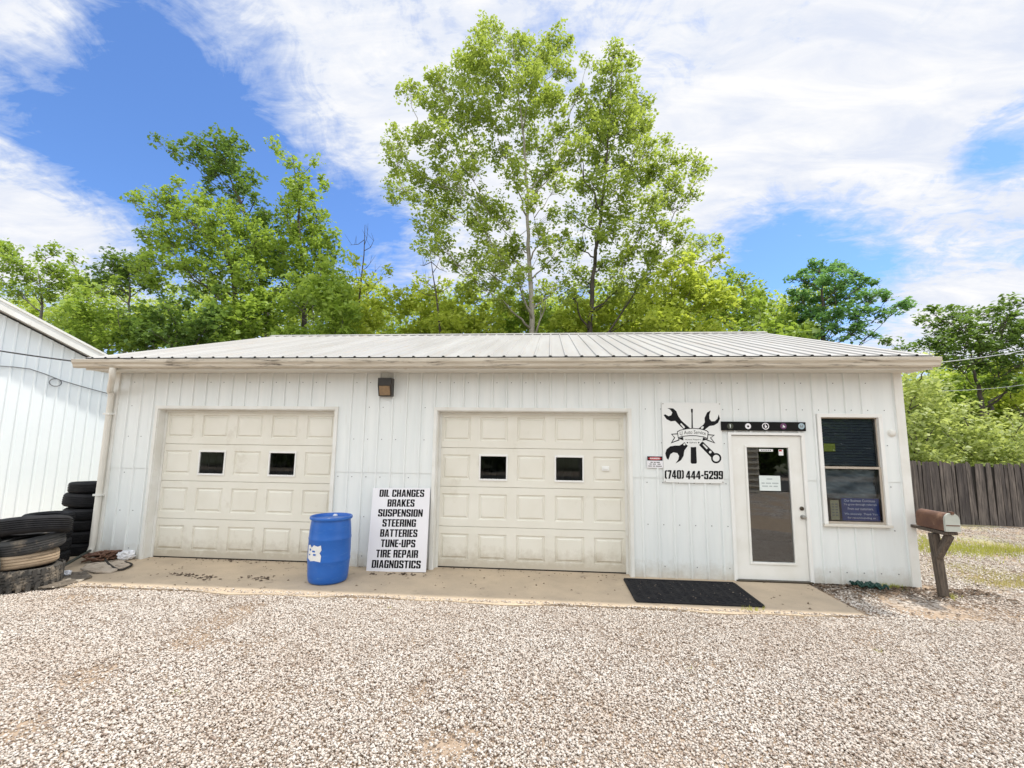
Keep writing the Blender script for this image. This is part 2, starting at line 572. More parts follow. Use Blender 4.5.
def glyphs():
    """heavy condensed block capitals and figures: (width, loops)"""
    w_, s_, b_, c_ = .52, .205, .15, .075
    bx = lambda x0, y0, x1, y1: [(x0, y0), (x1, y0), (x1, y1), (x0, y1)]
    oct_ = [(c_, 0), (w_ - c_, 0), (w_, c_), (w_, 1 - c_), (w_ - c_, 1), (c_, 1), (0, 1 - c_), (0, c_)]
    G = {}
    G['O'] = (w_, [oct_, bx(s_, b_, w_ - s_, 1 - b_)])
    G['0'] = G['O']
    G['D'] = (w_, [[(0, 0), (w_ - c_, 0), (w_, c_), (w_, 1 - c_), (w_ - c_, 1), (0, 1)], bx(s_, b_, w_ - s_, 1 - b_)])
    G['C'] = (w_, [[(w_, .64), (w_, 1 - c_), (w_ - c_, 1), (c_, 1), (0, 1 - c_), (0, c_), (c_, 0), (w_ - c_, 0), (w_, c_), (w_, .36), (w_ - s_, .36), (w_ - s_, b_), (s_, b_), (s_, 1 - b_), (w_ - s_, 1 - b_), (w_ - s_, .64)]])
    G['G'] = (w_, [[(w_, .66), (w_, 1 - c_), (w_ - c_, 1), (c_, 1), (0, 1 - c_), (0, c_), (c_, 0), (w_, 0), (w_, .53), (.27, .53), (.27, .40), (w_ - s_, .40), (w_ - s_, b_), (s_, b_), (s_, 1 - b_), (w_ - s_, 1 - b_), (w_ - s_, .66)]])
    G['S'] = (w_, [[(w_, .68), (w_, 1 - c_), (w_ - c_, 1), (c_, 1), (0, 1 - c_), (0, .58), (c_, .48), (w_ - s_, .37), (w_ - s_, b_), (s_, b_), (s_, .32), (0, .32), (0, c_), (c_, 0), (w_ - c_, 0), (w_, c_), (w_, .44), (w_ - c_, .54), (s_, .64), (s_, 1 - b_), (w_ - s_, 1 - b_), (w_ - s_, .68)]])
    G['A'] = (.56, [[(0, 0), (.15, 1), (.41, 1), (.56, 0), (.37, 0), (.345, .18), (.215, .18), (.19, 0)], [(.235, .33), (.325, .33), (.28, .76)]])
    G['B'] = (w_, [[(0, 0), (w_ - c_, 0), (w_, c_), (w_, .43), (w_ - .05, .51), (w_, .59), (w_, 1 - c_), (w_ - c_, 1), (0, 1)], bx(s_, b_, w_ - s_, .42), bx(s_, .58, w_ - s_, 1 - b_)])
    G['E'] = (.42, [[(0, 0), (.42, 0), (.42, .16), (s_, .16), (s_, .43), (.39, .43), (.39, .58), (s_, .58), (s_, .84), (.42, .84), (.42, 1), (0, 1)]])
    G['H'] = (w_, [[(0, 0), (s_, 0), (s_, .42), (w_ - s_, .42), (w_ - s_, 0), (w_, 0), (w_, 1), (w_ - s_, 1), (w_ - s_, .59), (s_, .59), (s_, 1), (0, 1)]])
    G['I'] = (s_, [bx(0, 0, s_, 1)])
    G['K'] = (.56, [[(0, 0), (s_, 0), (s_, .36), (.35, 0), (.57, 0), (.36, .52), (.55, 1), (.35, 1), (s_, .64), (s_, 1), (0, 1)]])
    G['L'] = (.40, [[(0, 0), (.40, 0), (.40, .16), (s_, .16), (s_, 1), (0, 1)]])
    G['N'] = (w_, [[(0, 0), (.17, 0), (.17, .52), (.35, 0), (w_, 0), (w_, 1), (.35, 1), (.35, .48), (.18, 1), (0, 1)]])
    G['P'] = (w_, [[(0, 0), (s_, 0), (s_, .37), (w_ - c_, .37), (w_, .44), (w_, 1 - c_), (w_ - c_, 1), (0, 1)], bx(s_, .52, w_ - s_, 1 - b_)])
    G['R'] = (w_, [[(0, 0), (s_, 0), (s_, .41), (.28, .41), (w_ - s_, .36), (w_ - s_, 0), (w_, 0), (w_, .42), (w_ - .06, .49), (w_, .57), (w_, 1 - c_), (w_ - c_, 1), (0, 1)], bx(s_, .56, w_ - s_, 1 - b_)])
    G['T'] = (.5, [[(.155, 0), (.345, 0), (.345, .84), (.5, .84), (.5, 1), (0, 1), (0, .84), (.155, .84)]])
    G['U'] = (w_, [[(0, 1), (0, c_), (c_, 0), (w_ - c_, 0), (w_, c_), (w_, 1), (w_ - s_, 1), (w_ - s_, b_), (s_, b_), (s_, 1)]])
    G['-'] = (.28, [bx(0, .36, .28, .53)])
    G[' '] = (.22, [])
    G['7'] = (.48, [[(0, 1), (.48, 1), (.48, .8), (.30, 0), (.1, 0), (.27, .82), (0, .82)]])
    G['4'] = (.54, [[(.26, 0), (.45, 0), (.45, .2), (.54, .2), (.54, .36), (.45, .36), (.45, 1), (.22, 1), (0, .36), (0, .2), (.26, .2)], [(.26, .36), (.15, .36), (.26, .72)]])
    G['5'] = (w_, [[(.02, 1), (.49, 1), (.49, .84), (s_, .84), (s_, .65), (w_ - c_, .65), (w_, .57), (w_, c_), (w_ - c_, 0), (c_, 0), (0, c_), (0, .33), (s_, .33), (s_, b_), (w_ - s_, b_), (w_ - s_, .51), (s_, .51), (s_, .44), (.02, .44)]])
    G['2'] = (w_, [[(0, 0), (w_, 0), (w_, .17), (.24, .17), (w_, .52), (w_, 1 - c_), (w_ - c_, 1), (c_, 1), (0, 1 - c_), (0, .66), (s_, .66), (s_, 1 - b_), (w_ - s_, 1 - b_), (w_ - s_, .58), (0, .17)]])
    G['9'] = (w_, [[(0, .3), (0, c_), (c_, 0), (w_ - c_, 0), (w_, c_), (w_, 1 - c_), (w_ - c_, 1), (c_, 1), (0, 1 - c_), (0, .5), (c_, .43), (w_ - s_, .43), (w_ - s_, b_), (s_, b_), (s_, .3)], bx(s_, .57, w_ - s_, 1 - b_)])
    G['('] = (.27, [[(.27, 0), (.1, 0), (0, .14), (0, .86), (.1, 1), (.27, 1), (.27, .88), (.19, .8), (.19, .2), (.27, .12)]])
    G[')'] = (.27, [[(.27 - x, y) for x, y in G['('][1][0]]])
    return G


GL = glyphs()


def block_text(mb, body, fn, shear=0.0):
    """heavy lettering filling the unit box, fn maps (u, v) to 3D"""
    gap = .055
    tot = sum(GL[ch][0] for ch in body) + gap * (len(body) - 1) + shear
    x = 0.0
    for ch in body:
        wd_, loops = GL[ch]
        if loops:
            add_shape(mb, [[((x + a + shear * b2) / tot, b2) for a, b2 in lp] for lp in loops], fn)
        x += wd_ + gap


def add_shape(mb, loops, fn):
    """a filled flat outline with holes; loops of (x, y), fn maps to 3D"""
    cu = bpy.data.curves.new('outline', 'CURVE')
    cu.dimensions = '2D'
    cu.fill_mode = 'BOTH'
    for lp in loops:
        sp = cu.splines.new('POLY')
        sp.points.add(len(lp) - 1)
        for p, (x, y) in zip(sp.points, lp):
            p.co = (x, y, 0, 1)
        sp.use_cyclic_u = True
    ob = bpy.data.objects.new('outline', cu)
    COL.objects.link(ob)
    dg = bpy.context.evaluated_depsgraph_get()
    me = bpy.data.meshes.new_from_object(ob.evaluated_get(dg))
    b = len(mb.v)
    mb.v += [tuple(fn(v.co.x, v.co.y)) for v in me.vertices]
    mb.f += [tuple(b + i for i in p.vertices) for p in me.polygons]
    bpy.data.objects.remove(ob)
    bpy.data.curves.remove(cu)
    bpy.data.meshes.remove(me)


def circle(cx, cy, r, n=24):
    return [(cx + r * math.cos(2 * math.pi * k / n), cy + r * math.sin(2 * math.pi * k / n)) for k in range(n)]


# ------------------------------------------------------------------ sky, sun
SUN = Vector((0.42, 0.20, 1.0)).normalized()
elev = math.asin(SUN.z)
azim = math.atan2(SUN.x, SUN.y)
sd = bpy.data.lights.new('sun', 'SUN')
sd.energy = 3.1
sd.angle = R(2.2)
sd.color = (1.0, 0.955, 0.88)
so = bpy.data.objects.new('sun', sd)
COL.objects.link(so)
so.rotation_euler = SUN.to_track_quat('Z', 'Y').to_euler()
so.location = (0, 0, 40)

w = bpy.data.worlds.new('World')
scene.world = w
w.use_nodes = True
nt = w.node_tree
bg = nt.nodes['Background']
bg.inputs['Strength'].default_value = 0.15
sky = nt.nodes.new('ShaderNodeTexSky')
sky.sky_type = 'NISHITA'
sky.sun_disc = False
sky.sun_elevation = elev
sky.sun_rotation = azim
sky.air_density = 1.0
sky.dust_density = 0.6
sky.ozone_density = 2.0
tc = nt.nodes.new('ShaderNodeTexCoord')
nrm = nt.nodes.new('ShaderNodeVectorMath')
nrm.operation = 'NORMALIZE'
nt.links.new(tc.outputs['Generated'], nrm.inputs[0])
dvec = nrm.outputs[0]
sp = nt.nodes.new('ShaderNodeSeparateXYZ')
nt.links.new(dvec, sp.inputs[0])
den = math2(nt, 'ADD', math2(nt, 'MAXIMUM', sp.outputs['Z'], 0.0), 0.22)
uu = math2(nt, 'DIVIDE', sp.outputs['X'], den)
vv = math2(nt, 'DIVIDE', sp.outputs['Y'], den)
cmb = nt.nodes.new('ShaderNodeCombineXYZ')
nt.links.new(uu, cmb.inputs[0])
nt.links.new(vv, cmb.inputs[1])
# cloud sheet: broad shape, streaks, small ripples
mp = nt.nodes.new('ShaderNodeMapping')
mp.inputs['Rotation'].default_value = (0, 0, R(-32))
mp.inputs['Scale'].default_value = (0.55, 1.5, 1)
nt.links.new(cmb.outputs[0], mp.inputs['Vector'])
n1 = noise(nt, 1.5, 9, 0.60, vec=mp.outputs[0], dist=0.35)
n2 = noise(nt, 7.0, 8, 0.66, vec=cmb.outputs[0], dist=0.8)
mp2 = nt.nodes.new('ShaderNodeMapping')
mp2.inputs['Rotation'].default_value = (0, 0, R(20))
mp2.inputs['Scale'].default_value = (1.0, 2.2, 1)
nt.links.new(cmb.outputs[0], mp2.inputs['Vector'])
n3 = noise(nt, 17.0, 5, 0.6, vec=mp2.outputs[0], dist=0.4)
dens = math2(nt, 'ADD', math2(nt, 'MULTIPLY', n1, 0.85), math2(nt, 'ADD', math2(nt, 'MULTIPLY', n2, 0.72), math2(nt, 'MULTIPLY', n3, 0.30)))
# where the clear patches and the thick banks stand in this sky: (direction, size, weight)
for (px, py, s, wgt) in ((120, 110, 0.17, -0.42), (200, 180, 0.15, -0.34), (60, 150, 0.10, -0.16), (290, 235, 0.12, -0.30), (110, 30, 0.10, -0.10), (70, 225, 0.12, 0.30), (10, 190, 0.10, 0.16), (15, 20, 0.14, 0.26), (60, 45, 0.07, 0.12),
                         (390, 245, 0.14, -0.24), (375, 205, 0.08, -0.08), (985, 158, 0.055, -0.36), (1015, 150, 0.05, -0.2), (900, 205, 0.09, -0.10), (800, 225, 0.10, -0.16), (760, 262, 0.11, -0.34), (960, 210, 0.09, 0.16), (930, 130, 0.1, 0.10), (880, 268, 0.12, -0.36), (1000, 262, 0.07, -0.20), (980, 305, 0.09, 0.34), (915, 315, 0.07, 0.16),
                         (620, 60, 0.45, 0.16), (850, 90, 0.30, 0.24), (330, 60, 0.22, 0.16), (410, 180, 0.10, 0.10), (850, 220, 0.12, 0.10), (480, 150, 0.2, 0.08), (700, 180, 0.14, 0.14), (450, 255, 0.05, 0.12), (230, 250, 0.06, 0.12)):
    d = ray(px, py).normalized()
    vm = nt.nodes.new('ShaderNodeVectorMath')
    vm.operation = 'DISTANCE'
    vm.inputs[1].default_value = d
    nt.links.new(dvec, vm.inputs[0])
    q = math2(nt, 'DIVIDE', vm.outputs['Value'], s)
    e = math2(nt, 'POWER', 2.71828, math2(nt, 'MULTIPLY', math2(nt, 'MULTIPLY', q, q), -1.0))
    dens = math2(nt, 'ADD', dens, math2(nt, 'MULTIPLY', e, wgt))
cover = ramp(nt, dens, 0.74, 1.06)
thick = ramp(nt, dens, 0.86, 1.15)
mott = ramp(nt, noise(nt, 5.5, 7, 0.62, vec=mp.outputs[0], dist=0.6), 0.36, 0.62)
ccol = mixrgb(nt, mott, (3.9, 4.15, 4.75), (5.0, 5.0, 5.05))
ccol = mixrgb(nt, thick, (3.5, 3.9, 4.7), ccol)
skyc = mixrgb(nt, 1.0, sky.outputs[0], (0.62, 0.82, 1.12), 'MULTIPLY')
col = mixrgb(nt, cover, skyc, ccol)
# unseen half of the sky: extra-bright closed cloud added to light the garage front
fill_deck = ramp(nt, sp.outputs['Y'], 0.10, -0.35)
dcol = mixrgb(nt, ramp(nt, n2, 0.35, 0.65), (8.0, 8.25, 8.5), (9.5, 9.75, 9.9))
col = mixrgb(nt, fill_deck, col, dcol)
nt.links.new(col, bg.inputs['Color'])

vs = scene.view_settings
vs.view_transform = 'Standard'
vs.look = 'None'
vs.exposure = 0.42
vs.gamma = 1
vs.use_curve_mapping = False

# ------------------------------------------------------------------ ground
xs = np.unique(np.concatenate([np.linspace(-400, -30, 20), np.linspace(-30, 30, 121), np.linspace(30, 400, 20)]))
ys = np.unique(np.concatenate([np.linspace(-300, -30, 14), np.linspace(-30, 30, 121), np.linspace(30, 500, 26)]))


def hz(x, y):
    """height of the ground: level lot, wooded slope behind"""
    y2 = np.maximum(y - 10.5, 0)
    h = 0.32 * y2 * (1 - np.exp(-y2 / 6.0))
    h = np.minimum(h, 9 + 0.01 * y2)
    left = np.clip((-x - 9) / 3, 0, 1) * 0
    return h + left


gx, gy = np.meshgrid(xs, ys)
gz = hz(gx, gy)
gz = gz - 0.028 + 0.012 * np.sin(gx * 1.3 + 0.4) * np.sin(gy * 1.1) * ((np.abs(gx) < 30) & (np.abs(gy) < 30))
gz = np.where((gy < -0.2) & (gy > -13) & (np.abs(gx) < 14), gz - 0.004, gz)
V = np.stack([gx.ravel(), gy.ravel(), gz.ravel()], 1)
nx, ny = len(xs), len(ys)
ii = np.arange(ny - 1)[:, None] * nx + np.arange(nx - 1)[None, :]
faces = np.stack([ii, ii + 1, ii + nx + 1, ii + nx], -1).reshape(-1, 4)
g = np_mesh('ground', V, 4, M['ground'], faces=faces, smooth=True)
tag(g, 'level gravel lot with a wooded slope rising behind the garage', kind='structure')

# road across the lot, behind where the photographer stands
mb = MB()
mb.box(-200, 200, -21, -14.2, -0.06, 0.0)
tag(mb.build('road', M['asphalt']), 'dark asphalt road along the front of the lot', kind='structure')

# concrete apron with an irregular edge where gravel laps over it
mb = MB()
top = []
fx = np.linspace(-9.2, 3.62, 70)
for x in fx:
    t = (x + 9.2) / 12.8
    yy = -1.42 + 0.10 * t + 0.05 * math.sin(x * 2.1) + 0.03 * math.sin(x * 5.3 + 1) + random.uniform(-.015, .015)
    top.append((x, yy))
n = len(top)
b = len(mb.v)
for (x, y) in top:
    mb.v += [(x, y, 0.0), (x, 0.25 if x < 3.6 else -0.02, 0.0), (x, y, -0.15)]
for k in range(n - 1):
    a = k * 3
    mb.f.append((a, a + 3, a + 4, a + 1))
    mb.f.append((a + 2, a + 5, a + 3, a))
mb.f.append((3 * n - 3, 3 * n - 1, 3 * n - 2))
mb.build('pavement', M['apron'])
tag(bpy.data.objects['pavement'], 'tan concrete apron along the foot of the garage', kind='structure')

# loose gravel
ICO_V = np.array([(1, .1, 0), (-.95, .15, .1), (.1, 1, -.1), (-.1, -1, .05), (.15, .1, 1), (0, 0, -1), ])
ICO_F = np.array([(0, 2, 4), (2, 1, 4), (1, 3, 4), (3, 0, 4), (2, 0, 5), (1, 2, 5), (3, 1, 5), (0, 3, 5)])
NV = len(ICO_V)


def vnoise(x, y, s, seed):
    """cheap smooth value noise"""
    r_ = np.random.default_rng(seed)
    T = r_.random((64, 64))
    x = x * s + 1000
    y = y * s + 1000
    xi, yi = np.floor(x).astype(int), np.floor(y).astype(int)
    fx_, fy_ = x - xi, y - yi
    fx_, fy_ = fx_ * fx_ * (3 - 2 * fx_), fy_ * fy_ * (3 - 2 * fy_)
    g_ = lambda i, j: T[i % 64, j % 64]
    return (g_(xi, yi) * (1 - fx_) + g_(xi + 1, yi) * fx_) * (1 - fy_) + (g_(xi, yi + 1) * (1 - fx_) + g_(xi + 1, yi + 1) * fx_) * fy_


def stones(name, x, y, r, z, mat, label):
    n_ = len(x)
    V = np.repeat(ICO_V[None], n_, 0) * (0.75 + 0.5 * rng.random((n_, NV, 1))) + rng.normal(0, .16, (n_, NV, 3))
    sc = np.stack([r * (0.8 + 0.6 * rng.random(n_)), r * (0.7 + 0.4 * rng.random(n_)), r * (0.45 + 0.35 * rng.random(n_))], 1)
    V = V * sc[:, None, :]
    # tilt then turn
    a = rng.normal(0, 0.35, n_)
    ca, sa = np.cos(a), np.sin(a)
    yv, zv = V[..., 1].copy(), V[..., 2].copy()
    V[..., 1] = yv * ca[:, None] - zv * sa[:, None]
    V[..., 2] = yv * sa[:, None] + zv * ca[:, None]
    a = rng.random(n_) * 2 * math.pi
    ca, sa = np.cos(a), np.sin(a)
    xv, yv = V[..., 0].copy(), V[..., 1].copy()
    V[..., 0] = xv * ca[:, None] - yv * sa[:, None]
    V[..., 1] = xv * sa[:, None] + yv * ca[:, None]
    V += np.stack([x, y, z], 1)[:, None, :]
    F = (ICO_F[None] + (np.arange(n_) * NV)[:, None, None]).reshape(-1, 3)
    o = np_mesh(name, V.reshape(-1, 3), 3, mat, faces=F)
    return tag(o, label, 'gravel', kind='stuff')


def in_view(x, y):
    """keep what the lot shows from the street side, with a margin"""
    yc = y + 7.17
    return (yc > 1.6) & (np.abs(x) < 1.35 * yc + 1.2)


n0 = 900000
x = rng.uniform(-9.5, 10.5, n0)
y = rng.uniform(-6.0, -1.25, n0)
edge = -1.42 + 0.10 * (x + 9.2) / 12.8
keep = in_view(x, y)
dens_ = vnoise(x, y, 1.1, 3) * 0.55 + vnoise(x, y, 2.9, 4) * 0.45
keep &= rng.random(n0) < np.clip((dens_ - 0.16) * 5.0, 0.35, 1.0)
over = (y > edge) & (x < 3.6)
keep &= ~over | (rng.random(n0) < 0.5 * np.exp(-(y - edge) / 0.06))
bx = (x - 0.0 + 0.25)
bare = np.zeros(n0)
for (px_, py_, sx_, sy_, w_) in ((448, 742, .22, .17, .95), (470, 728, .14, .06, .8), (90, 618, .5, .08, .35), (560, 700, .5, .10, .35), (330, 690, .6, .12, .3), (700, 660, .7, .10, .3), (860, 700, .5, .12, .25)):
    q = gr(px_, py_)
    bare = np.maximum(bare, w_ * np.exp(-(((x - q.x) / sx_) ** 2 + ((y - q.y) / sy_) ** 2)))
keep &= rng.random(n0) > bare
x, y = x[keep], y[keep]
r_ = 0.0048 + 0.0102 * rng.random(len(x)) ** 2.2
z = -0.024 + r_ * 0.30 + 0.010 * rng.random(len(x))
z = np.where((y > -1.42 + 0.10 * (x + 9.2) / 12.8) & (x < 3.6), r_ * 0.35, z)
stones('gravel', x, y, r_, z, M['stone'], 'pale crushed stone gravel covering the lot in front of the garage')
n1_ = 170000
x = rng.uniform(3.4, 13, n1_)
y = -1.3 + 7.0 * rng.random(n1_) ** 1.3
keep = in_view(x, y) & ((x > 5.15) | (y < -0.03)) & ((x > 3.68) | (y < -1.25)) & (y < 5.7)
d2 = vnoise(x, y, 0.9, 8) * 0.6 + vnoise(x, y, 2.5, 9) * 0.4
keep &= rng.random(n1_) < np.clip((d2 - 0.28) * 3.5, 0.08, 1) * np.clip(1.15 - (y + 1.3) / 7, 0.15, 1)
x, y = x[keep], y[keep]
r_ = 0.008 + 0.014 * rng.random(len(x)) ** 1.8
stones('gravel_far', x, y, r_, -0.022 + r_ * 0.3 + 0.010 * rng.random(len(x)), M['stone'], 'thin pale gravel in the side yard between garage and fence')


# ------------------------------------------------------------------ garage building
GB = empty('garage_building', (-1.12, 0, 0), 'long white metal sided repair garage with low ribbed metal roof and two bay doors', 'garage')
XL, XR, WT, YB = -7.34, 5.10, 3.02, 8.8
PITCH = 0.2286
RIB0 = -3.434


def rib_profile(x0, x1, h=0.022, rib0=RIB0, pitch=PITCH, wb=0.040, wt=0.022):
    """(x, height) points of ribbed sheet from x0 to x1"""
    pts = [(x0, 0.0)]
    k = math.ceil((x0 + wb / 2 + 0.002 - rib0) / pitch)
    while rib0 + k * pitch + wb / 2 < x1 - 0.002:
        c = rib0 + k * pitch
        pts += [(c - wb / 2, 0), (c - wt / 2, h), (c + wt / 2, h), (c + wb / 2, 0)]
        k += 1
    pts.append((x1, 0.0))
    return pts


def add_rib_wall(mb, x0, x1, z0, z1, fn):
    """fn(u, height, z) -> point"""
    for (za, zb, off) in ((z0, min(z1, 1.45), 0.0), (max(z0, 1.43), z1, 0.008)):
        if zb - za < 0.03:
            continue
        p = rib_profile(x0, x1)
        b = len(mb.v)
        for (u, h) in p:
            mb.v.append(fn(u, h + off, za))
            mb.v.append(fn(u, h + off, zb))
        for k in range(len(p) - 1):
            mb.f.append((b + 2 * k, b + 2 * k + 2, b + 2 * k + 3, b + 2 * k + 1))


D1 = (-6.53, -3.45)
D2 = (-1.80, 1.19)
DH = 2.415
front = lambda u, h, z: (u, -h, z)
mb = MB()
for (a, c, z0, z1) in ((XL, D1[0], 0.0, WT), (D1[0], D1[1], DH, WT), (D1[1], D2[0], 0.0, WT), (D2[0], D2[1], DH, WT), (D2[1], 2.645, 0, WT), (2.645, 3.71, 2.12, WT), (3.71, 3.92, 0, WT),
                       (3.92, 4.80, 0, 0.83), (3.92, 4.80, 2.395, WT), (4.80, XR, 0, WT)):
    add_rib_wall(mb, a, c, z0, z1, front)
mb.build('wall', M['siding'], GB)
for (xx, sgn) in ((XL, -1), (XR, 1)):
    mb = MB()
    add_rib_wall(mb, 0.0, YB, 0.0, WT, lambda u, h, z: (xx + sgn * h, u, z))
    mb.poly([(xx, 0, WT), (xx, YB, WT), (xx, YB / 2, WT + 1.55)])
    mb.build('wall', M['siding'], GB)
mb = MB()
add_rib_wall(mb, XL, XR, 0, WT, lambda u, h, z: (u, YB + h, z))
mb.build('wall', M['siding'], GB)
mb = MB()
mb.box(XL + .02, XR - .02, 0.22, YB - .02, -0.03, 0.004)
mb.build('floor', M['interior'], GB)
# an inner partition that the windows look at
mb = MB()
mb.box(2.2, XR - .03, 3.0, 3.06, 0.01, 2.95)
mb.build('partition', M['interior'], GB)

# corner trim
mb = MB()
mb.box(XR - 0.085, XR + 0.034, -0.038, 0.09, 0.0, WT)
mb.build('corner_trim', M['trim'], GB, bevel=0.004)
mb = MB()
mb.box(XL - 0.034, XL + 0.07, -0.038, 0.09, 0.0, WT)
mb.build('corner_trim', M['trim'], GB, bevel=0.004)

# fasteners on the sheets: one dark hex head per point
mb = MB()
for k in range(-17, 38):
    c = RIB0 + (k + 0.32) * PITCH
    if c < XL + .1 or c > XR - .12:
        continue
    for zz in (0.16, 0.75, 1.36, 1.95, 2.46, 2.86):
        if (D1[0] - .08 < c < D1[1] + .08 or D2[0] - .08 < c < D2[1] + .08) and zz < DH + .05:
            continue
        if 2.6 < c < 3.8 and zz < 2.2:
            continue
        if 3.88 < c < 4.86 and 0.7 < zz < 2.42:
            continue
        if random.random() < 0.25:
            continue
        yy = -0.006 if zz > 1.4 else -0.001
        mb.lathe([(0.0, 0.0), (0.007, 0.0), (0.007, 0.0)], (0, 0, 0), 3)
        del mb.v[-9:]
        del mb.f[-6:]
        q = [(c + 0.0075 * math.cos(a), yy - 0.006, zz + 0.0075 * math.sin(a)) for a in [i * math.pi / 3 for i in range(6)]]
        q2 = [(p[0], yy + 0.002, p[2]) for p in q]
        mb.poly(q[::-1])
        for i in range(6):
            j = (i + 1) % 6
            mb.poly([q[i], q[j], q2[j], q2[i]])
fo = mb.build('fasteners', M['grayink'], GB)
fo['kind'] = 'stuff'

# roof: ribbed sheets on two slopes
EY, EZ, RY, RZ = -0.50, 3.185, 4.4, 4.70
RX0, RX1 = -7.46, 5.25


def slope_sheet(ye, yr):
    mb = MB()
    p = rib_profile(RX0, RX1, 0.017, RIB0, PITCH, 0.05, 0.026)
    up = Vector((0, -(RZ - EZ) * (1 if yr > ye else -1), abs(yr - ye))).normalized()
    b = len(mb.v)
    for (u, h) in p:
        for (yy, zz) in ((ye, EZ), (yr, RZ)):
            mb.v.append((u, yy + up.y * h, zz + up.z * h))
    for k in range(len(p) - 1):
        mb.f.append((b + 2 * k, b + 2 * k + 2, b + 2 * k + 3, b + 2 * k + 1))
    # underside sheet
    mb.poly([(RX0, ye, EZ - 0.004), (RX0, yr, RZ - 0.004), (RX1, yr, RZ - 0.004), (RX1, ye, EZ - 0.004)])
    return mb


ro = slope_sheet(EY, RY).build('roof', M['roof'], GB)
ro2 = slope_sheet(2 * RY - EY, RY).build('roof', M['roof'], GB)
mb = MB()
s = (RZ - EZ) / (RY - EY)
cw = 0.16
mb.v = []
for xx in (RX0 - .01, RX1 + .01):
    mb.v += [(xx, RY - cw, RZ - cw * s + 0.030), (xx, RY, RZ + 0.036), (xx, RY + cw, RZ - cw * s + 0.030), (xx, RY + cw, RZ - cw * s + .012), (xx, RY, RZ + .018), (xx, RY - cw, RZ - cw * s + .012)]
for k in range(6):
    j = (k + 1) % 6
    mb.f.append((k, j, 6 + j, 6 + k))
mb.f += [(5, 4, 3, 2, 1, 0), (6, 7, 8, 9, 10, 11)]
mb.build('ridge_cap', M['roof'], ro)
# dark foam closure under the sheet ends
mb = MB()
mb.box(RX0 + .01, RX1 - .01, EY + 0.012, EY + 0.05, 3.158, 3.188)
mb.build('closure_strip', M['blackgap'], ro)
# rake trim on both gable ends
for xx, d in ((RX0, -1), (RX1, 1)):
    mb = MB()
    for (ye, yr) in ((EY + .03, RY), (2 * RY - EY - .03, RY)):
        mb.beam((xx - d * 0.006, ye, EZ - 0.085 + .03 * s), (xx - d * .006, yr, RZ - 0.085), 0.02, 0.16)
    mb.build('rake_trim', M['trim'], ro)
# soffit and fascia board
mb = MB()
mb.box(RX0 + .03, RX1 - .03, -0.43, -0.026, 3.015, 3.03)
mb.build('soffit', M['soffit'], GB)
mb = MB()
mb.box(RX0 + .03, RX1 - .03, YB + .03, YB + 0.43, 3.015, 3.03)
mb.build('soffit', M['soffit'], GB)
mb = MB()
mb.box(RX0 + .005, RX1 - .005, -0.455, -0.432, 2.995, 3.155)
mb.build('fascia', M['trim'], GB)
for d0, d1 in ((RX0 + .005, RX0 + .03), (RX1 - .03, RX1 - .005)):
    mb = MB()
    mb.box(d0, d1, -0.43, 0.0, 3.005, 3.15)
    mb.build('eave_return', M['trim'], GB)
# gutter: open ogee channel
prof = [(-0.458, 3.155), (-0.458, 3.025), (-0.53, 3.020), (-0.548, 3.040), (-0.556, 3.075), (-0.580, 3.105), (-0.585, 3.148), (-0.572, 3.154)]
mb = MB()
gx0, gx1 = -7.59, 5.28
for xx in (gx0, gx1):
    for (yy, zz) in prof:
        mb.v.append((xx, yy, zz))
    for (yy, zz) in prof[::-1]:
        mb.v.append((xx, yy + 0.006 if yy < -.46 else yy, zz + (0.004 if zz < 3.13 else 0)))
n = len(prof) * 2
for k in range(n):
    j = (k + 1) % n
    mb.f.append((k, j, n + j, n + k))
mb.poly([(gx0, y_, z_) for y_, z_ in prof])
mb.poly([(gx1, y_, z_) for y_, z_ in prof])
mb.build('gutter', M['gutter'], GB)
# downspout at the left corner: offset elbows then a straight drop
mb = MB()
mb.tube([(-6.93, -0.51, 3.02), (-6.93, -0.51, 2.95), (-6.95, -0.48, 2.88), (-7.34, -0.12, 2.70), (-7.34, -0.085, 2.64), (-7.345, -0.08, 2.5), (-7.345, -0.08, 0.20), (-7.345, -0.10, 0.12), (-7.345, -0.16, 0.05)], 0.045, 12)
ds = autosmooth(mb.build('downspout', M['soffit'], GB), 50)
for zz in (2.3, 0.98):
    mb = MB()
    mb.box(-7.405, -7.285, -0.13, -0.005, zz, zz + 0.03)
    mb.build('bracket', M['trim'], ds)


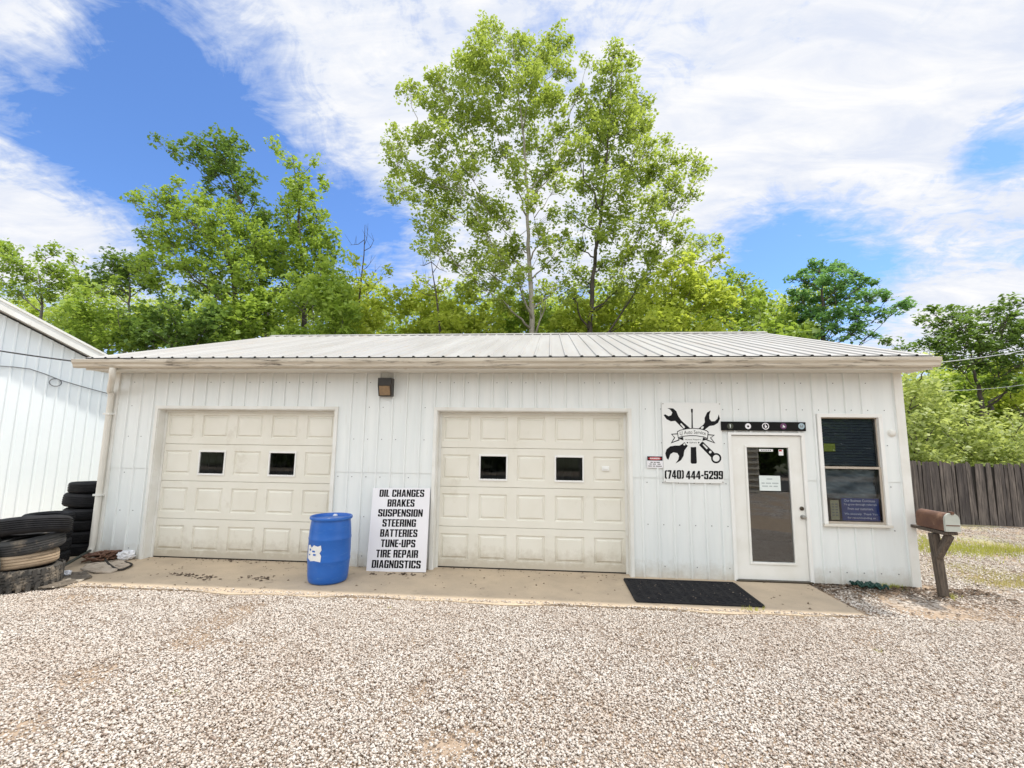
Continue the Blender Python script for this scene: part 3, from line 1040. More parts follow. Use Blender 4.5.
def garage_door(X0, X1, dent):
    yd = 0.13
    w_ = X1 - X0
    root_mb = MB()
    secs = [0.015, 0.620, 1.228, 1.834, 2.43]
    cw_ = w_ / 5
    holes = []

    def q(x0, x1, z0, z1, y0=yd):
        root_mb.poly([(x0, y0, z0), (x1, y0, z0), (x1, y0, z1), (x0, y0, z1)])

    def rim(x0, x1, z0, z1, y0, a, y1):
        """ring from rectangle at y0 to a rectangle inset by a at y1"""
        o = [(x0, y0, z0), (x1, y0, z0), (x1, y0, z1), (x0, y0, z1)]
        i_ = [(x0 + a, y1, z0 + a), (x1 - a, y1, z0 + a), (x1 - a, y1, z1 - a), (x0 + a, y1, z1 - a)]
        for k in range(4):
            j = (k + 1) % 4
            root_mb.poly([o[k], o[j], i_[j], i_[k]])

    for s_ in range(4):
        z0, z1 = secs[s_] + 0.005, secs[s_ + 1] - 0.005
        for c_ in range(5):
            x0, x1 = X0 + c_ * cw_, X0 + (c_ + 1) * cw_
            px0, px1 = x0 + 0.075, x1 - 0.075
            pz0, pz1 = z0 + 0.105, z1 - 0.105
            # cell frame round the panel
            for (a, b_, c2, d2) in ((x0, x1, z0, pz0), (x0, x1, pz1, z1), (x0, px0, pz0, pz1), (px1, x1, pz0, pz1)):
                q(a, b_, c2, d2)
            if s_ == 2 and c_ in (1, 3):
                holes.append((px0, px1, pz0, pz1))
                continue
            rim(px0, px1, pz0, pz1, yd, 0.010, yd + 0.018)
            rim(px0 + .010, px1 - .010, pz0 + .010, pz1 - .010, yd + 0.018, 0.018, yd + 0.018)
            rim(px0 + .028, px1 - .028, pz0 + .028, pz1 - .028, yd + 0.018, 0.020, yd + 0.001)
            a = .048
            q(px0 + a, px1 - a, pz0 + a, pz1 - a, yd + 0.001)
        # joint between sections
        root_mb.poly([(X0, yd, z1), (X1, yd, z1), (X1, yd + .018, z1 + .005), (X0, yd + .018, z1 + .005)])
        root_mb.poly([(X0, yd + .018, z0 - .005), (X1, yd + .018, z0 - .005), (X1, yd, z0), (X0, yd, z0)])
    d = root_mb.build('garage_door', M['doorcream'], GB)
    for (a, b_, c2, d2) in holes:
        fm = MB()
        t_ = 0.024
        a2, b2, e2, f2 = a - .006, b_ + .006, c2 - .006, d2 + .006
        fm.box(a2, b2, yd - .016, yd + .02, f2 - t_, f2 + .006)
        fm.box(a2, b2, yd - .016, yd + .02, e2 - .006, e2 + t_)
        fm.box(a2, a2 + t_, yd - .016, yd + .02, e2 + t_, f2 - t_)
        fm.box(b2 - t_, b2, yd - .016, yd + .02, e2 + t_, f2 - t_)
        fm.build('window_frame', M['vinyl'], d, bevel=0.003)
        gm = MB()
        gm.poly([(a2 + t_, yd, e2 + t_), (b2 - t_, yd, e2 + t_), (b2 - t_, yd, f2 - t_), (a2 + t_, yd, f2 - t_)])
        gm.build('pane', M['glass'], d)
    sm = MB()
    sm.box(X0 + .01, X1 - .01, yd + .004, yd + .03, 0.001, 0.017)
    sm.build('bottom_seal', M['blackgap'], d)
    # jambs, header return and face trim
    jm = MB()
    jm.box(X0, X0 + .012, -0.02, yd + .03, 0.0, DH)
    jm.box(X1 - .012, X1, -0.02, yd + .03, 0.0, DH)
    jm.box(X0 + .012, X1 - .012, -0.02, yd + .03, DH - .012, DH)
    jm.box(X0 - .05, X0 - .0005, -0.036, -0.002, 0.0, DH + .05)
    jm.box(X1 + .0005, X1 + .05, -0.036, -0.002, 0.0, DH + .05)
    jm.box(X0, X1, -0.036, -0.002, DH + .0005, DH + .05)
    jm.build('door_trim', M['trim'], GB)
    wm = MB()
    wm.box(X0 + .013, X0 + .05, yd - .016, yd - .001, 0.0, DH - .013)
    wm.box(X1 - .05, X1 - .013, yd - .016, yd - .001, 0.0, DH - .013)
    wm.box(X0 + .05, X1 - .05, yd - .016, yd - .001, DH - .05, DH - .013)
    wm.build('door_stop', M['trim'], GB)
    return d


gd1 = garage_door(D1[0] + .012, D1[1] - .012, 0)
tag(gd1, 'left bay door with two small dark windows')
gd2 = garage_door(D2[0] + .012, D2[1] - .012, 1)
tag(gd2, 'right bay door with a small white latch plate')
mb = MB()
p = at(605.5, 468.5, 0.12)
mb.box(p.x - .055, p.x + .055, 0.105, 0.1305, p.z - .035, p.z + .035)
mb.box(p.x - .035, p.x + .035, 0.095, 0.1055, p.z - .012, p.z + .010)
mb.build('latch_plate', M['vinyl'], gd2, bevel=0.004)

# entry door
ex0, ex1, ez1 = 2.645, 3.71, 2.12
mb = MB()
mb.box(ex0 - .012, ex0 + .035, -0.035, 0.10, 0.0, ez1)
mb.box(ex1 - .035, ex1 + .012, -0.035, 0.10, 0.0, ez1)
mb.box(ex0 + .035, ex1 - .035, -0.035, 0.10, ez1 - .04, ez1)
mb.build('door_frame', M['vinyl'], GB, bevel=0.003)
lx0, lx1, lz0, lz1 = ex0 + .039, ex1 - .039, 0.022, ez1 - .048
gx0_, gx1_, gz0_, gz1_ = 2.90, 3.49, 0.265, 1.90
ya, yb = 0.0, 0.045
mb = MB()
mb.box(lx0, gx0_, ya, yb, lz0, lz1)
mb.box(gx1_, lx1, ya, yb, lz0, lz1)
mb.box(gx0_, gx1_, ya, yb, lz0, gz0_)
mb.box(gx0_, gx1_, ya, yb, gz1_, lz1)
ed = mb.build('entry_door', M['doorwhite'], GB)
mb = MB()
t_ = 0.032
mb.box(gx0_ - .03, gx1_ + .03, -0.016, -.0005, gz1_, gz1_ + t_)
mb.box(gx0_ - .03, gx1_ + .03, -0.016, -.0005, gz0_ - t_, gz0_)
mb.box(gx0_ - t_, gx0_, -0.016, -.0005, gz0_, gz1_)
mb.box(gx1_, gx1_ + t_, -0.016, -.0005, gz0_, gz1_)
mb.build('glass_moulding', M['doorwhite'], ed, bevel=0.004)
mb = MB()
mb.poly([(gx0_, 0.012, gz0_), (gx1_, 0.012, gz0_), (gx1_, 0.012, gz1_), (gx0_, 0.012, gz1_)])
mb.build('pane', M['doorglass'], ed)
mb = MB()
mb.box(lx0 - .003, lx1 + .003, 0.012, 0.03, ez1 - .047, ez1 - .0405)
mb.build('head_gap', M['blackgap'], ed)
p1, p2 = at(801.5, 508.5, 0), at(802.5, 517, 0)
for p, r0, nm, mt_ in ((p1, 0.028, 'deadbolt', 'darksteel'), (p2, 0.03, 'door_knob', 'steel')):
    mb = MB()
    prof_ = [(0.0, 0.028), (r0 * .6, 0.028), (r0, 0.018), (r0, 0.0)] if nm == 'deadbolt' else [(0, 0.075), (0.018, 0.073), (0.027, 0.06), (0.025, 0.046), (0.013, 0.035), (0.013, 0.012), (0.033, 0.009), (0.033, 0)]
    mb.lathe(prof_, (0, 0, 0), 20)
    mb.v = [(p.x + a, -c, p.z + b_) for (a, b_, c) in mb.v]
    autosmooth(mb.build(nm, M[mt_], ed))
mb = MB()
mb.box(ex0 + .01, ex1 - .01, -0.06, 0.11, 0.001, 0.02)
mb.build('threshold', M['darksteel'], GB, bevel=0.004)

# sash window
wx0, wx1, wz0, wz1 = 3.92, 4.80, 0.83, 2.395
mb = MB()
f_ = 0.055
mb.box(wx0 - .012, wx1 + .012, -0.045, 0.06, wz1 - f_ + .012, wz1 + .012)
mb.box(wx0 - .012, wx0 + f_ - .012, -0.045, 0.06, wz0, wz1 - f_ + .012)
mb.box(wx1 - f_ + .012, wx1 + .012, -0.045, 0.06, wz0, wz1 - f_ + .012)
wn = mb.build('window', M['vinyl'], GB, bevel=0.004)
mb = MB()
mb.box(wx0 - .02, wx1 + .02, -0.06, 0.06, wz0 - .035, wz0 - .0005)
mb.build('sill', M['soffit'], wn, bevel=0.004)
ax0, ax1 = wx0 + .0435, wx1 - .0435
zm = 1.625
for (z0, z1, yy, nm) in ((zm - .012, wz1 - .0435, 0.010, 'upper'), (wz0, zm + .015, -0.012, 'lower')):
    mb = MB()
    e_ = 0.032
    if nm == 'upper':
        mb.box(ax0, ax0 + .014, yy, yy + .02, z0, z1)
        mb.box(ax1 - .014, ax1, yy, yy + .02, z0, z1)
        mb.box(ax0 + .014, ax1 - .014, yy, yy + .02, z1 - .014, z1)
        px0, px1, pz0, pz1 = ax0 + .014, ax1 - .014, z0, z1 - .014
    else:
        mb.box(ax0, ax0 + .016, yy, yy + .02, z0, z1)
        mb.box(ax1 - e_, ax1, yy, yy + .02, z0, z1)
        mb.box(ax0 + .016, ax1 - e_, yy, yy + .02, z0, z0 + e_)
        mb.box(ax0 + .016, ax1 - e_, yy - .012, yy + .02, z1 - e_, z1)
        px0, px1, pz0, pz1 = ax0 + .016, ax1 - e_, z0 + e_, z1 - e_
    sa = mb.build('sash', M['sash'], wn)
    mb = MB()
    mb.poly([(px0, yy + .01, pz0), (px1, yy + .01, pz0), (px1, yy + .01, pz1), (px0, yy + .01, pz1)])
    mb.build('pane', M['glass'], wn)
# slatted blind behind the upper sash
mb = MB()
for k in range(17):
    zz = 1.655 + k * 0.04
    mb.poly([(ax0 + .02, 0.055, zz), (ax1 - .02, 0.055, zz), (ax1 - .02, 0.068, zz + .035), (ax0 + .02, 0.068, zz + .035)])
bl = mb.build('window_blind', simple('blind_navy', (0.045, 0.06, 0.085), (0.03, 0.045, 0.07), 5, 0.6), None, loc=(4.36, 0.06, 1.62))
tag(bl, 'dark slatted blind behind the upper half of the office window', 'blind')
# crumpled clear sheet behind the lower sash
mb = MB()
nx_, nz_ = 18, 18
for i in range(nx_ + 1):
    for j in range(nz_ + 1):
        u, v_ = i / nx_, j / nz_
        mb.v.append((ax0 + .02 + u * (ax1 - ax0 - .06), 0.10 + 0.02 * math.sin(9 * (u * .8 - v_ * 1.1)) + 0.012 * math.sin(23 * (u * .6 + v_)), 1.17 + v_ * 0.42))
for i in range(nx_):
    for j in range(nz_):
        a = i * (nz_ + 1) + j
        mb.f.append((a, a + nz_ + 1, a + nz_ + 2, a + 1))
ps = mb.build('plastic_sheet', simple('grey_plastic', (0.10, 0.13, 0.16), (0.24, 0.27, 0.30), 3.5, 0.2, stretch=(1, 1, 2.6)), None, smooth=True, loc=(4.36, .1, 1.14))
tag(ps, 'crumpled grey plastic sheet behind the lower half of the office window', 'plastic sheet')

# ------------------------------------------------------------------ things fixed to the garage
# wall lamp
wl = empty('wall_lamp', (-2.615, 0, 2.63), 'dark bronze box lamp with amber lens under the eave between the bay doors', 'lamp')
mb = MB()
lx, lz = -2.615, 2.63
pts = [(-.006, 0.0), (-0.115, 0.0), (-0.17, 0.17), (-0.17, 0.285), (-.006, 0.285)]
for xx in (lx - .11, lx + .11):
    mb.v += [(xx, y_, lz + z_) for y_, z_ in pts]
for k in range(5):
    j = (k + 1) % 5
    mb.f.append((k, 5 + k, 5 + j, j))
mb.f += [(0, 1, 2, 3, 4), (9, 8, 7, 6, 5)]
mb.build('housing', M['bronze'], wl, bevel=0.006)
mb = MB()
pts = [(-0.10, 0.012), (-0.121, 0.012), (-0.168, 0.155), (-0.15, 0.16)]
for xx in (lx - .085, lx + .085):
    mb.v += [(xx, y_ - .004, lz + z_) for y_, z_ in pts]
mb.f += [(0, 4, 5, 1), (1, 5, 6, 2), (2, 6, 7, 3), (0, 1, 2, 3), (7, 6, 5, 4)]
mb.build('lens', M['amber'], wl)

# logo board, traced on the flat board where it hangs
YBD = -0.034
lg = empty('shop_sign', at(693, 483, 0) + Vector((0, 0, 0)), 'white board with crossed wrenches and a phone number beside the entry door', 'sign')
lc = [at(661, 402.5, YBD), at(720, 402.5, YBD), at(725, 483.5, YBD), at(664.5, 482.5, YBD)]
bx0, bx1 = (lc[0].x + lc[3].x) / 2, (lc[1].x + lc[2].x) / 2
bz0, bz1 = (lc[2].z + lc[3].z) / 2, (lc[0].z + lc[1].z) / 2
mb = MB()
mb.box(bx0, bx1, YBD, YBD + .012, bz0, bz1)
mb.build('board', M['logowhite'], lg, bevel=0.002)


def zb(x, y, k=0):
    return at(655 + x / 8.17, 396 + y / 8.17, YBD - 0.002 - 0.001 * k)


mb = MB()
f0 = lambda x, y: zb(x, -y, 0)
neg = lambda L: [(a, -b_) for a, b_ in L]
# open-jaw head and ring wrench running down to the right
add_shape(mb, [neg([(100, 98), (150, 102), (175, 125), (190, 165), (215, 200), (300, 275), (262, 300), (165, 203), (130, 207), (95, 190), (70, 155), (85, 150), (110, 165), (132, 158), (142, 135), (125, 112)]),
               neg([(206, 228), (214, 221), (246, 255), (236, 266)])], f0)
add_shape(mb, [neg([(355, 395), (390, 372), (487, 466), (462, 505)]), neg([(388, 398), (396, 391), (432, 426), (422, 436)]), neg(circle(452, 458, 11, 12))], f0)
add_shape(mb, [neg(circle(500, 508, 42)), neg(circle(500, 508, 28))], f0)
# double open-ended wrench running up to the right
add_shape(mb, [neg([(455, 118), (425, 135), (405, 180), (407, 215), (395, 235), (340, 278), (375, 300), (415, 268), (445, 245), (482, 240), (515, 220), (531, 185), (520, 150), (511, 185), (490, 205), (462, 207), (445, 187), (443, 155)]),
               neg([(372, 262), (386, 247), (400, 250), (396, 262), (384, 272)])], f0)
add_shape(mb, [neg([(240, 378), (275, 398), (240, 445), (233, 490), (212, 525), (168, 552), (190, 520), (197, 490), (182, 466), (150, 460), (126, 475), (110, 520), (95, 510), (84, 470), (95, 435), (125, 411), (165, 405), (200, 405), (222, 392)]),
               neg(circle(240, 395, 9, 10))], f0)
# screwdriver
add_shape(mb, [neg([(294, 105), (309, 105), (309, 128), (307, 140), (310, 280), (298, 280), (298, 140), (294, 128)])], f0)
add_shape(mb, [neg([(292, 416), (336, 416), (342, 545), (333, 553), (300, 553), (292, 545)])], f0)
# ribbon tails and outline
add_shape(mb, [neg([(190, 305), (130, 309), (156, 340), (128, 388), (200, 362)]), neg([(186, 313), (142, 315), (165, 341), (142, 376), (192, 356)])], f0)
add_shape(mb, [neg([(428, 312), (490, 318), (458, 342), (494, 388), (420, 362)]), neg([(434, 320), (476, 323), (449, 342), (480, 377), (428, 356)])], f0)
mb.build('tool_emblem', M['ink'], lg)
ol = neg([(180, 290), (205, 276), (260, 265), (310, 261), (370, 266), (420, 279), (438, 292), (432, 352), (400, 338), (340, 328), (290, 326), (230, 332), (198, 340), (188, 345)])
il = neg([(187, 294), (208, 282), (262, 271), (310, 267), (370, 272), (418, 285), (431, 296), (426, 343), (398, 331), (340, 322), (290, 320), (230, 326), (198, 334), (192, 338)])
mb = MB()
add_shape(mb, [ol], lambda x, y: zb(x, -y, 1))
add_shape(mb, [neg([(196, 345), (230, 334), (232, 362), (200, 352)])], lambda x, y: zb(x, -y, 1))
add_shape(mb, [neg([(425, 352), (392, 338), (388, 366), (420, 358)])], lambda x, y: zb(x, -y, 1))
mb.build('ribbon_outline', M['ink'], lg)
mb = MB()
add_shape(mb, [il], lambda x, y: zb(x, -y, 2))
add_shape(mb, [[(310 + 80 * math.cos(a), -(334 + 84 * math.sin(a))) for a in np.linspace(0, math.pi, 24)]], lambda x, y: zb(x, -y, 2))
mb.build('ribbon', M['logowhite'], lg)
mb = MB()


def zrect(x0, x1, y0, y1, arc=0.0, k=3):
    return lambda u, v_: zb(x0 + (x1 - x0) * u, y1 + (y0 - y1) * v_ + arc * (2 * u - 1) ** 2, k)


add_text(mb, 'LJ Auto Service', zrect(203, 415, 280, 318, 10), 0.0)
add_text(mb, 'Honest Repairs', zrect(246, 374, 350, 364), 0.005)
add_text(mb, 'Upfront', zrect(280, 342, 374, 390), 0.005)
for cx in (265, 357):
    add_shape(mb, [neg(circle(cx, 381, 6, 8))], lambda x, y: zb(x, -y, 3))
block_text(mb, '(740)', zrect(80, 236, 606, 676, 0, 1))
block_text(mb, '444-5299', zrect(254, 556, 612, 680, 0, 1))
mb.build('lettering', M['ink'], lg)
for (a, c) in ((bx0 + .02, bz1 - .02), (bx1 - .02, bz1 - .02), (bx0 + .02, bz0 + .02), (bx1 - .02, bz0 + .02)):
    mb = MB()
    mb.lathe([(0, .006), (.009, .004), (.009, 0)], (0, 0, 0), 8)
    k = 24
    mb.v[-k:] = [(a + q[0], YBD - q[2] - .0005, c + q[1]) for q in mb.v[-k:]]
    mb.build('screw', M['steel'], lg)

# danger sign
dg_ = empty('danger_sign', at(655, 467, -0.03), 'small red and black danger sign at the left edge of the wrench board', 'sign')
a, c = at(646.8, 456, -.03), at(663, 468, -.03)
mb = MB()
mb.box(a.x, min(c.x, bx0 - .005), -0.033, -0.025, c.z, a.z)
mb.build('board', M['signwhite'], dg_)
ax_, cx_ = a.x, min(c.x, bx0 - .005)
wd, ht = cx_ - ax_, a.z - c.z
fd = lambda k: (lambda u, v_: (ax_ + wd * u, -0.0335 - .001 * k, c.z + ht * v_))
mb = MB()
add_shape(mb, [[(0.02, 0.62), (.98, .62), (.98, .98), (.02, .98)]], fd(1))
for (y_, spans) in ((0.47, ((.22, .36), (.42, .55), (.6, .8))), (0.32, ((.15, .3), (.36, .56), (.66, .85))), (0.15, ((.08, .3), (.36, .5), (.55, .92)))):
    for (u0, u1) in spans:
        add_shape(mb, [[(u0, y_ - .03), (u1, y_ - .03), (u1, y_ + .03), (u0, y_ + .03)]], fd(1))
mb.build('print', M['ink'], dg_)
mb = MB()
add_shape(mb, [[(0.5 + .42 * math.cos(t_), .80 + .14 * math.sin(t_)) for t_ in np.linspace(0, 2 * math.pi, 24)[:-1]]], fd(2))
mb.build('oval', M['red'], dg_)
mb = MB()
block_text(mb, 'DANGER', lambda u, v_: fd(3)(.2 + .6 * u, .74 + .12 * v_))
mb.build('lettering', M['signwhite'], dg_)

# black strip with five round emblems above the entry door
bn = empty('banner_strip', at(763, 432, 0), 'long black strip with five round emblems fixed above the entry door', 'sign')
a, c = at(721, 421.5, -.05), at(806, 431.5, -.05)
mb = MB()
mb.box(a.x, c.x, -0.055, -0.024, c.z + .005, a.z)
mb.build('board', M['black'], bn, bevel=0.002)


def emb(px, name, cols):
    o = at(px, 426.2, -0.057)
    rr = 0.045
    for k, (mt_, loops) in enumerate(cols):
        mb = MB()
        for lp in loops:
            add_shape(mb, lp, lambda x, y: (o.x + x * rr, -0.0565 - 0.001 * k, o.z + y * rr))
        if k == 0:
            base = mb.build(name, M[mt_], bn)
        else:
            mb.build('emblem_mark', M[mt_], base)


emb(730.3, 'emblem', [('olive', [[circle(0, 0, 1)]]), ('paper', [[[(-.12, -.5), (.15, -.5), (.15, .35), (.35, .3), (.0, .65), (-.35, .3), (-.12, .35)]]])])
emb(748.1, 'emblem', [('signwhite', [[circle(0, 0, .95)]]), ('ink', [[circle(0, -.05, .34, 14)]])])
emb(765.6, 'emblem', [('signwhite', [[circle(0, 0, 1.12), circle(0, 0, .85)]]), ('signwhite', [[[(-.25, .62), (.05, .62), (.05, .2), (.42, .1), (.42, -.3), (.1, -.55), (-.25, -.55)]]])])
emb(783.5, 'emblem', [('magenta', [[circle(0, 0, 1)]]), ('paper', [[[(-.5, -.35), (.45, -.45), (.5, .1), (.1, .0), (.15, .4), (-.3, .35), (-.1, -.05)]]])])
emb(801.5, 'emblem', [('paleblue', [[circle(0, 0, 1)]]), ('grayink', [[[(-.45, .45), (-.2, .45), (-.2, -.1), (.2, -.1), (.2, .45), (.45, .45), (.45, -.4), (-.45, -.4)]]])])

# papers in the door glass
YG = 0.0105


def flat(name, px0, py0, px1, py1, Y, mat, label, cat, th=0.003):
    a, c = at(px0, py0, Y), at(px1, py1, Y)
    mb = MB()
    mb.box(a.x, c.x, Y, Y + th, c.z, a.z)
    e = empty(name, ((a.x + c.x) / 2, Y, c.z), label, cat)
    mb.build('sheet', mat, e)
    return e, a, c


nt_, a, c = flat('paper_notice', 759, 475.5, 781, 491, 0.004, M['paper'], 'pale printed notice taped inside the entry door glass', 'notice', 0.002)
mb = MB()
for (v_, spans) in ((.78, ((.35, .62),)), (.5, ((.1, .25), (.3, .55), (.6, .9))), (.3, ((.12, .4), (.46, .6), (.66, .86)))):
    for u0, u1 in spans:
        mb.poly([(a.x + (c.x - a.x) * u0, 0.0033, c.z + (a.z - c.z) * (v_ - .04)), (a.x + (c.x - a.x) * u1, 0.0033, c.z + (a.z - c.z) * (v_ - .04)), (a.x + (c.x - a.x) * u1, 0.0033, c.z + (a.z - c.z) * (v_ + .04)), (a.x + (c.x - a.x) * u0, 0.0033, c.z + (a.z - c.z) * (v_ + .04))])
mb.build('print', simple('faded_ink', (0.45, 0.5, 0.5), (0.4, .45, .45), 5, .8), nt_)
st, a, c = flat('sticker', 759, 449.0, 773, 451.6, 0.004, M['paperwhite'], 'narrow white sticker strip at the top of the entry door glass', 'sticker', 0.002)
mb = MB()
for k in range(6):
    u0 = .12 + k * .13
    mb.poly([(a.x + (c.x - a.x) * u0, 0.0033, c.z + (a.z - c.z) * .3), (a.x + (c.x - a.x) * (u0 + .09), 0.0033, c.z + (a.z - c.z) * .3), (a.x + (c.x - a.x) * (u0 + .09), 0.0033, c.z + (a.z - c.z) * .7), (a.x + (c.x - a.x) * u0, 0.0033, c.z + (a.z - c.z) * .7)])
mb.build('print', M['grayink'], st)
st, a, c = flat('sticker', 778.5, 449.5, 783.5, 455.5, 0.004, M['paperwhite'], 'small white and red square sticker in the top right corner of the door glass', 'sticker', 0.002)
mb = MB()
mb.poly([(a.x + .005, 0.0033, a.z - .028), (c.x - .02, 0.0033, a.z - .028), (c.x - .02, .0033, a.z - .004), (a.x + .005, .0033, a.z - .004)])
mb.build('print', M['red'], st)

# window papers
bs_, a, c = flat('window_sign', 841, 498, 880.5, 521.5, 0.03, M['navy'], 'navy blue customer notice with pale lettering in the office window', 'sign', 0.004)
mb = MB()
wW, hH = c.x - a.x, a.z - c.z
# keep it inside the sash
for (txt, v_, u0, u1) in (('Our Business Continues', .84, .08, .9), ('To grow through referrals', .66, .06, .94), ('From our customers.', .48, .16, .84), ('We sincerely  Thank You', .24, .06, .94), ('for recommending us', .07, .14, .88)):
    add_text(mb, txt, lambda u, v2: (a.x + wW * (u0 + (u1 - u0) * u), 0.029, c.z + hH * (v_ + .11 * v2)), 0.012)
mb.build('lettering', M['letterblue'], bs_)
nt2, a, c = flat('window_note', 823.5, 443.5, 835.5, 451.5, 0.035, M['papergreen'], 'small yellow green note stuck at the left edge of the upper window pane', 'note', 0.002)
nt3, a, c = flat('window_paper', 830, 500, 840, 520, 0.03, M['papertan'], 'tan paper sheet in the lower left corner of the office window', 'paper', 0.002)
mb = MB()
for k in range(5):
    z0 = c.z + (a.z - c.z) * (.2 + .14 * k)
    for (u0, u1) in ((.15, .42), (.56, .85)):
        mb.poly([(a.x + (c.x - a.x) * u0, .0292, z0), (a.x + (c.x - a.x) * u1, .0292, z0), (a.x + (c.x - a.x) * u1, .0292, z0 + .02), (a.x + (c.x - a.x) * u0, .0292, z0 + .02)])
mb.build('print', M['grayink'], nt3)

# round white cap on the wall right of the window
p = at(891.5, 433, -.01)
mb = MB()
mb.lathe([(0, .045), (.03, .043), (.045, .03), (.05, .006), (.06, .004), (.06, 0)], (0, 0, 0), 20)
mb.v = [(p.x + x_, -z_ - .006, p.z + y_) for x_, y_, z_ in mb.v]
autosmooth(mb.build('wall_cap', M['trim'], GB))

# ------------------------------------------------------------------ service board leaning on the wall
a, c = gr(366, 573.3), gr(426, 572.6)
SX0, SX1 = a.x, c.x
ybot = -0.215
# top edge rests against the ribs
SH = 1.215
lean = math.asin((abs(ybot) - 0.045) / SH)
k_ = (CAM.y - ybot) / (CAM.y - a.y)
SX0, SX1 = at(366, 573, ybot).x, at(426.5, 573, ybot).x - .01
sb = empty('service_board', ((SX0 + SX1) / 2, ybot, 0.002), 'tall white board listing repair services in black letters, leaning between the bay doors', 'sign', rot=(-lean, R(-1.1), 0))
W2 = (SX1 - SX0) / 2
mb = MB()
mb.box(-W2, W2, 0.0, 0.012, 0, SH)
mb.build('board', M['signwhite'], sb, local=True, bevel=0.002)
mb = MB()
lines = [('OIL CHANGES', 587, 770), ('BRAKES', 621, 732), ('SUSPENSION', 584, 766), ('STEERING', 603, 740), ('BATTERIES', 595, 747), ('TUNE-UPS', 599, 740), ('TIRE REPAIR', 581, 752), ('DIAGNOSTICS', 565, 764)]
for k, (t_, x0, x1) in enumerate(lines):
    yc = 219 + 40.3 * k
    lx0_ = 560 - 17 * (yc - 197) / 333
    lx1_ = 793 - 8 * (yc - 197) / 333
    u0, u1 = (x0 - lx0_) / (lx1_ - lx0_), (x1 - lx0_) / (lx1_ - lx0_)
    vz = SH * (1 - (yc - 197) / 333)
    hh = SH * 30 / 333
    block_text(mb, t_, lambda u, v_: (-W2 + 2 * W2 * (u0 + (u1 - u0) * u), -0.0012, vz - hh / 2 + hh * v_), 0.02)
mb.build('lettering', M['ink'], sb, local=True)

# ------------------------------------------------------------------ blue drum
bc = Vector((-3.07, -0.745, 0.0))
br = empty('plastic_drum', bc, 'blue plastic drum with a torn white label in front of the left bay door', 'barrel', rot=(0, 0, 0))
mb = MB()
RB, HB = 0.278, 0.875
dr_ = RB / .298
prof_ = [(0.0, 0.0), (0.24, 0.0), (0.265, 0.012), (0.278, 0.04), (0.285, 0.10), (RB - .006, 0.22), (RB, 0.30), (RB + .004, 0.315), (RB + .004, 0.33), (RB, 0.345), (RB + .002, 0.46), (RB, 0.60), (RB + .004, 0.612), (RB + .004, 0.628), (RB, 0.64), (RB - .004, 0.72), (0.285, 0.82), (0.278, 0.865), (0.276, 0.885), (0.298, 0.888), (0.304, 0.90), (0.304, 0.92), (0.296, HB), (0.282, HB), (0.276, 0.915), (0.268, 0.895), (0.2, 0.893), (0.0, 0.897)]
prof_ = [((r_ if r_ > RB - .02 and r_ < RB + .006 and 0.1 < z_ < .8 else r_ * dr_), z_ * (.875 / .93) if z_ != HB else HB) for r_, z_ in prof_]
mb.lathe(prof_, (0, 0, 0), 56)
body = autosmooth(mb.build('body', M['barrel'], br, local=True), 45)
for ang in (R(100), R(285)):
    mb = MB()
    cx, cy = 0.19 * math.cos(ang), 0.19 * math.sin(ang)
    mb.lathe([(0, .022), (.018, .022), (.02, .012), (.032, .012), (.034, 0.0)], (cx, cy, 0.843), 16)
    mb.build('bung', M['plastic'], br, local=True)
mb = MB()
# torn label patch curved on the side that faces left-front
out = [(306, 543), (310, 541.5), (314, 543), (316, 542), (319, 544), (319.5, 549), (318, 552), (319.5, 555), (319, 559.5), (313, 558), (306.5, 558.5)]
a0, a1 = R(226), R(275)
tx = [(0.02, .15), (.0, .9), (.22, .96), (.35, .80), (.52, .97), (.78, .90), (.95, .98), (1.0, .70), (.9, .52), (1.0, .35), (.97, .0), (.6, .06), (.3, .0)]
uv = [(u * 3, v_) for u, v_ in tx]
tmp = MB()
add_shape(tmp, [uv], lambda x_, y_: (x_ / 3, y_, 0))
bpy_me = bpy.data.meshes.new('label_patch')
bpy_me.from_pydata(tmp.v, [], tmp.f)
import bmesh
bm = bmesh.new()
bm.from_mesh(bpy_me)
bmesh.ops.triangulate(bm, faces=bm.faces[:])
for _ in range(3):
    bmesh.ops.subdivide_edges(bm, edges=[e for e in bm.edges if abs(e.verts[0].co.x - e.verts[1].co.x) > .12], cuts=1)
    bmesh.ops.triangulate(bm, faces=bm.faces[:])
for v_ in bm.verts:
    aa = a0 + (a1 - a0) * v_.co.x
    rr = RB + 0.0065
    v_.co = Vector((rr * math.cos(aa), rr * math.sin(aa), 0.31 + 0.22 * v_.co.y))
bm.to_mesh(bpy_me)
bm.free()
lo = bpy.data.objects.new('label_patch', bpy_me)
COL.objects.link(lo)
bpy_me.materials.append(M['label'])
lo.parent = br
mb = MB()
for k, (u0, v0, w0, h0) in enumerate(((.18, .62, .14, .12), (.42, .55, .2, .1), (.5, .36, .18, .1), (.15, .34, .12, .08))):
    q = []
    for (u, v2) in ((u0, v0), (u0 + w0, v0), (u0 + w0, v0 + h0), (u0, v0 + h0)):
        aa = a0 + (a1 - a0) * u
        q.append(((RB + .009) * math.cos(aa), (RB + .009) * math.sin(aa), .31 + .22 * v2))
    mb.poly(q)
mb.build('label_print', M['barrel'], lo, local=True)

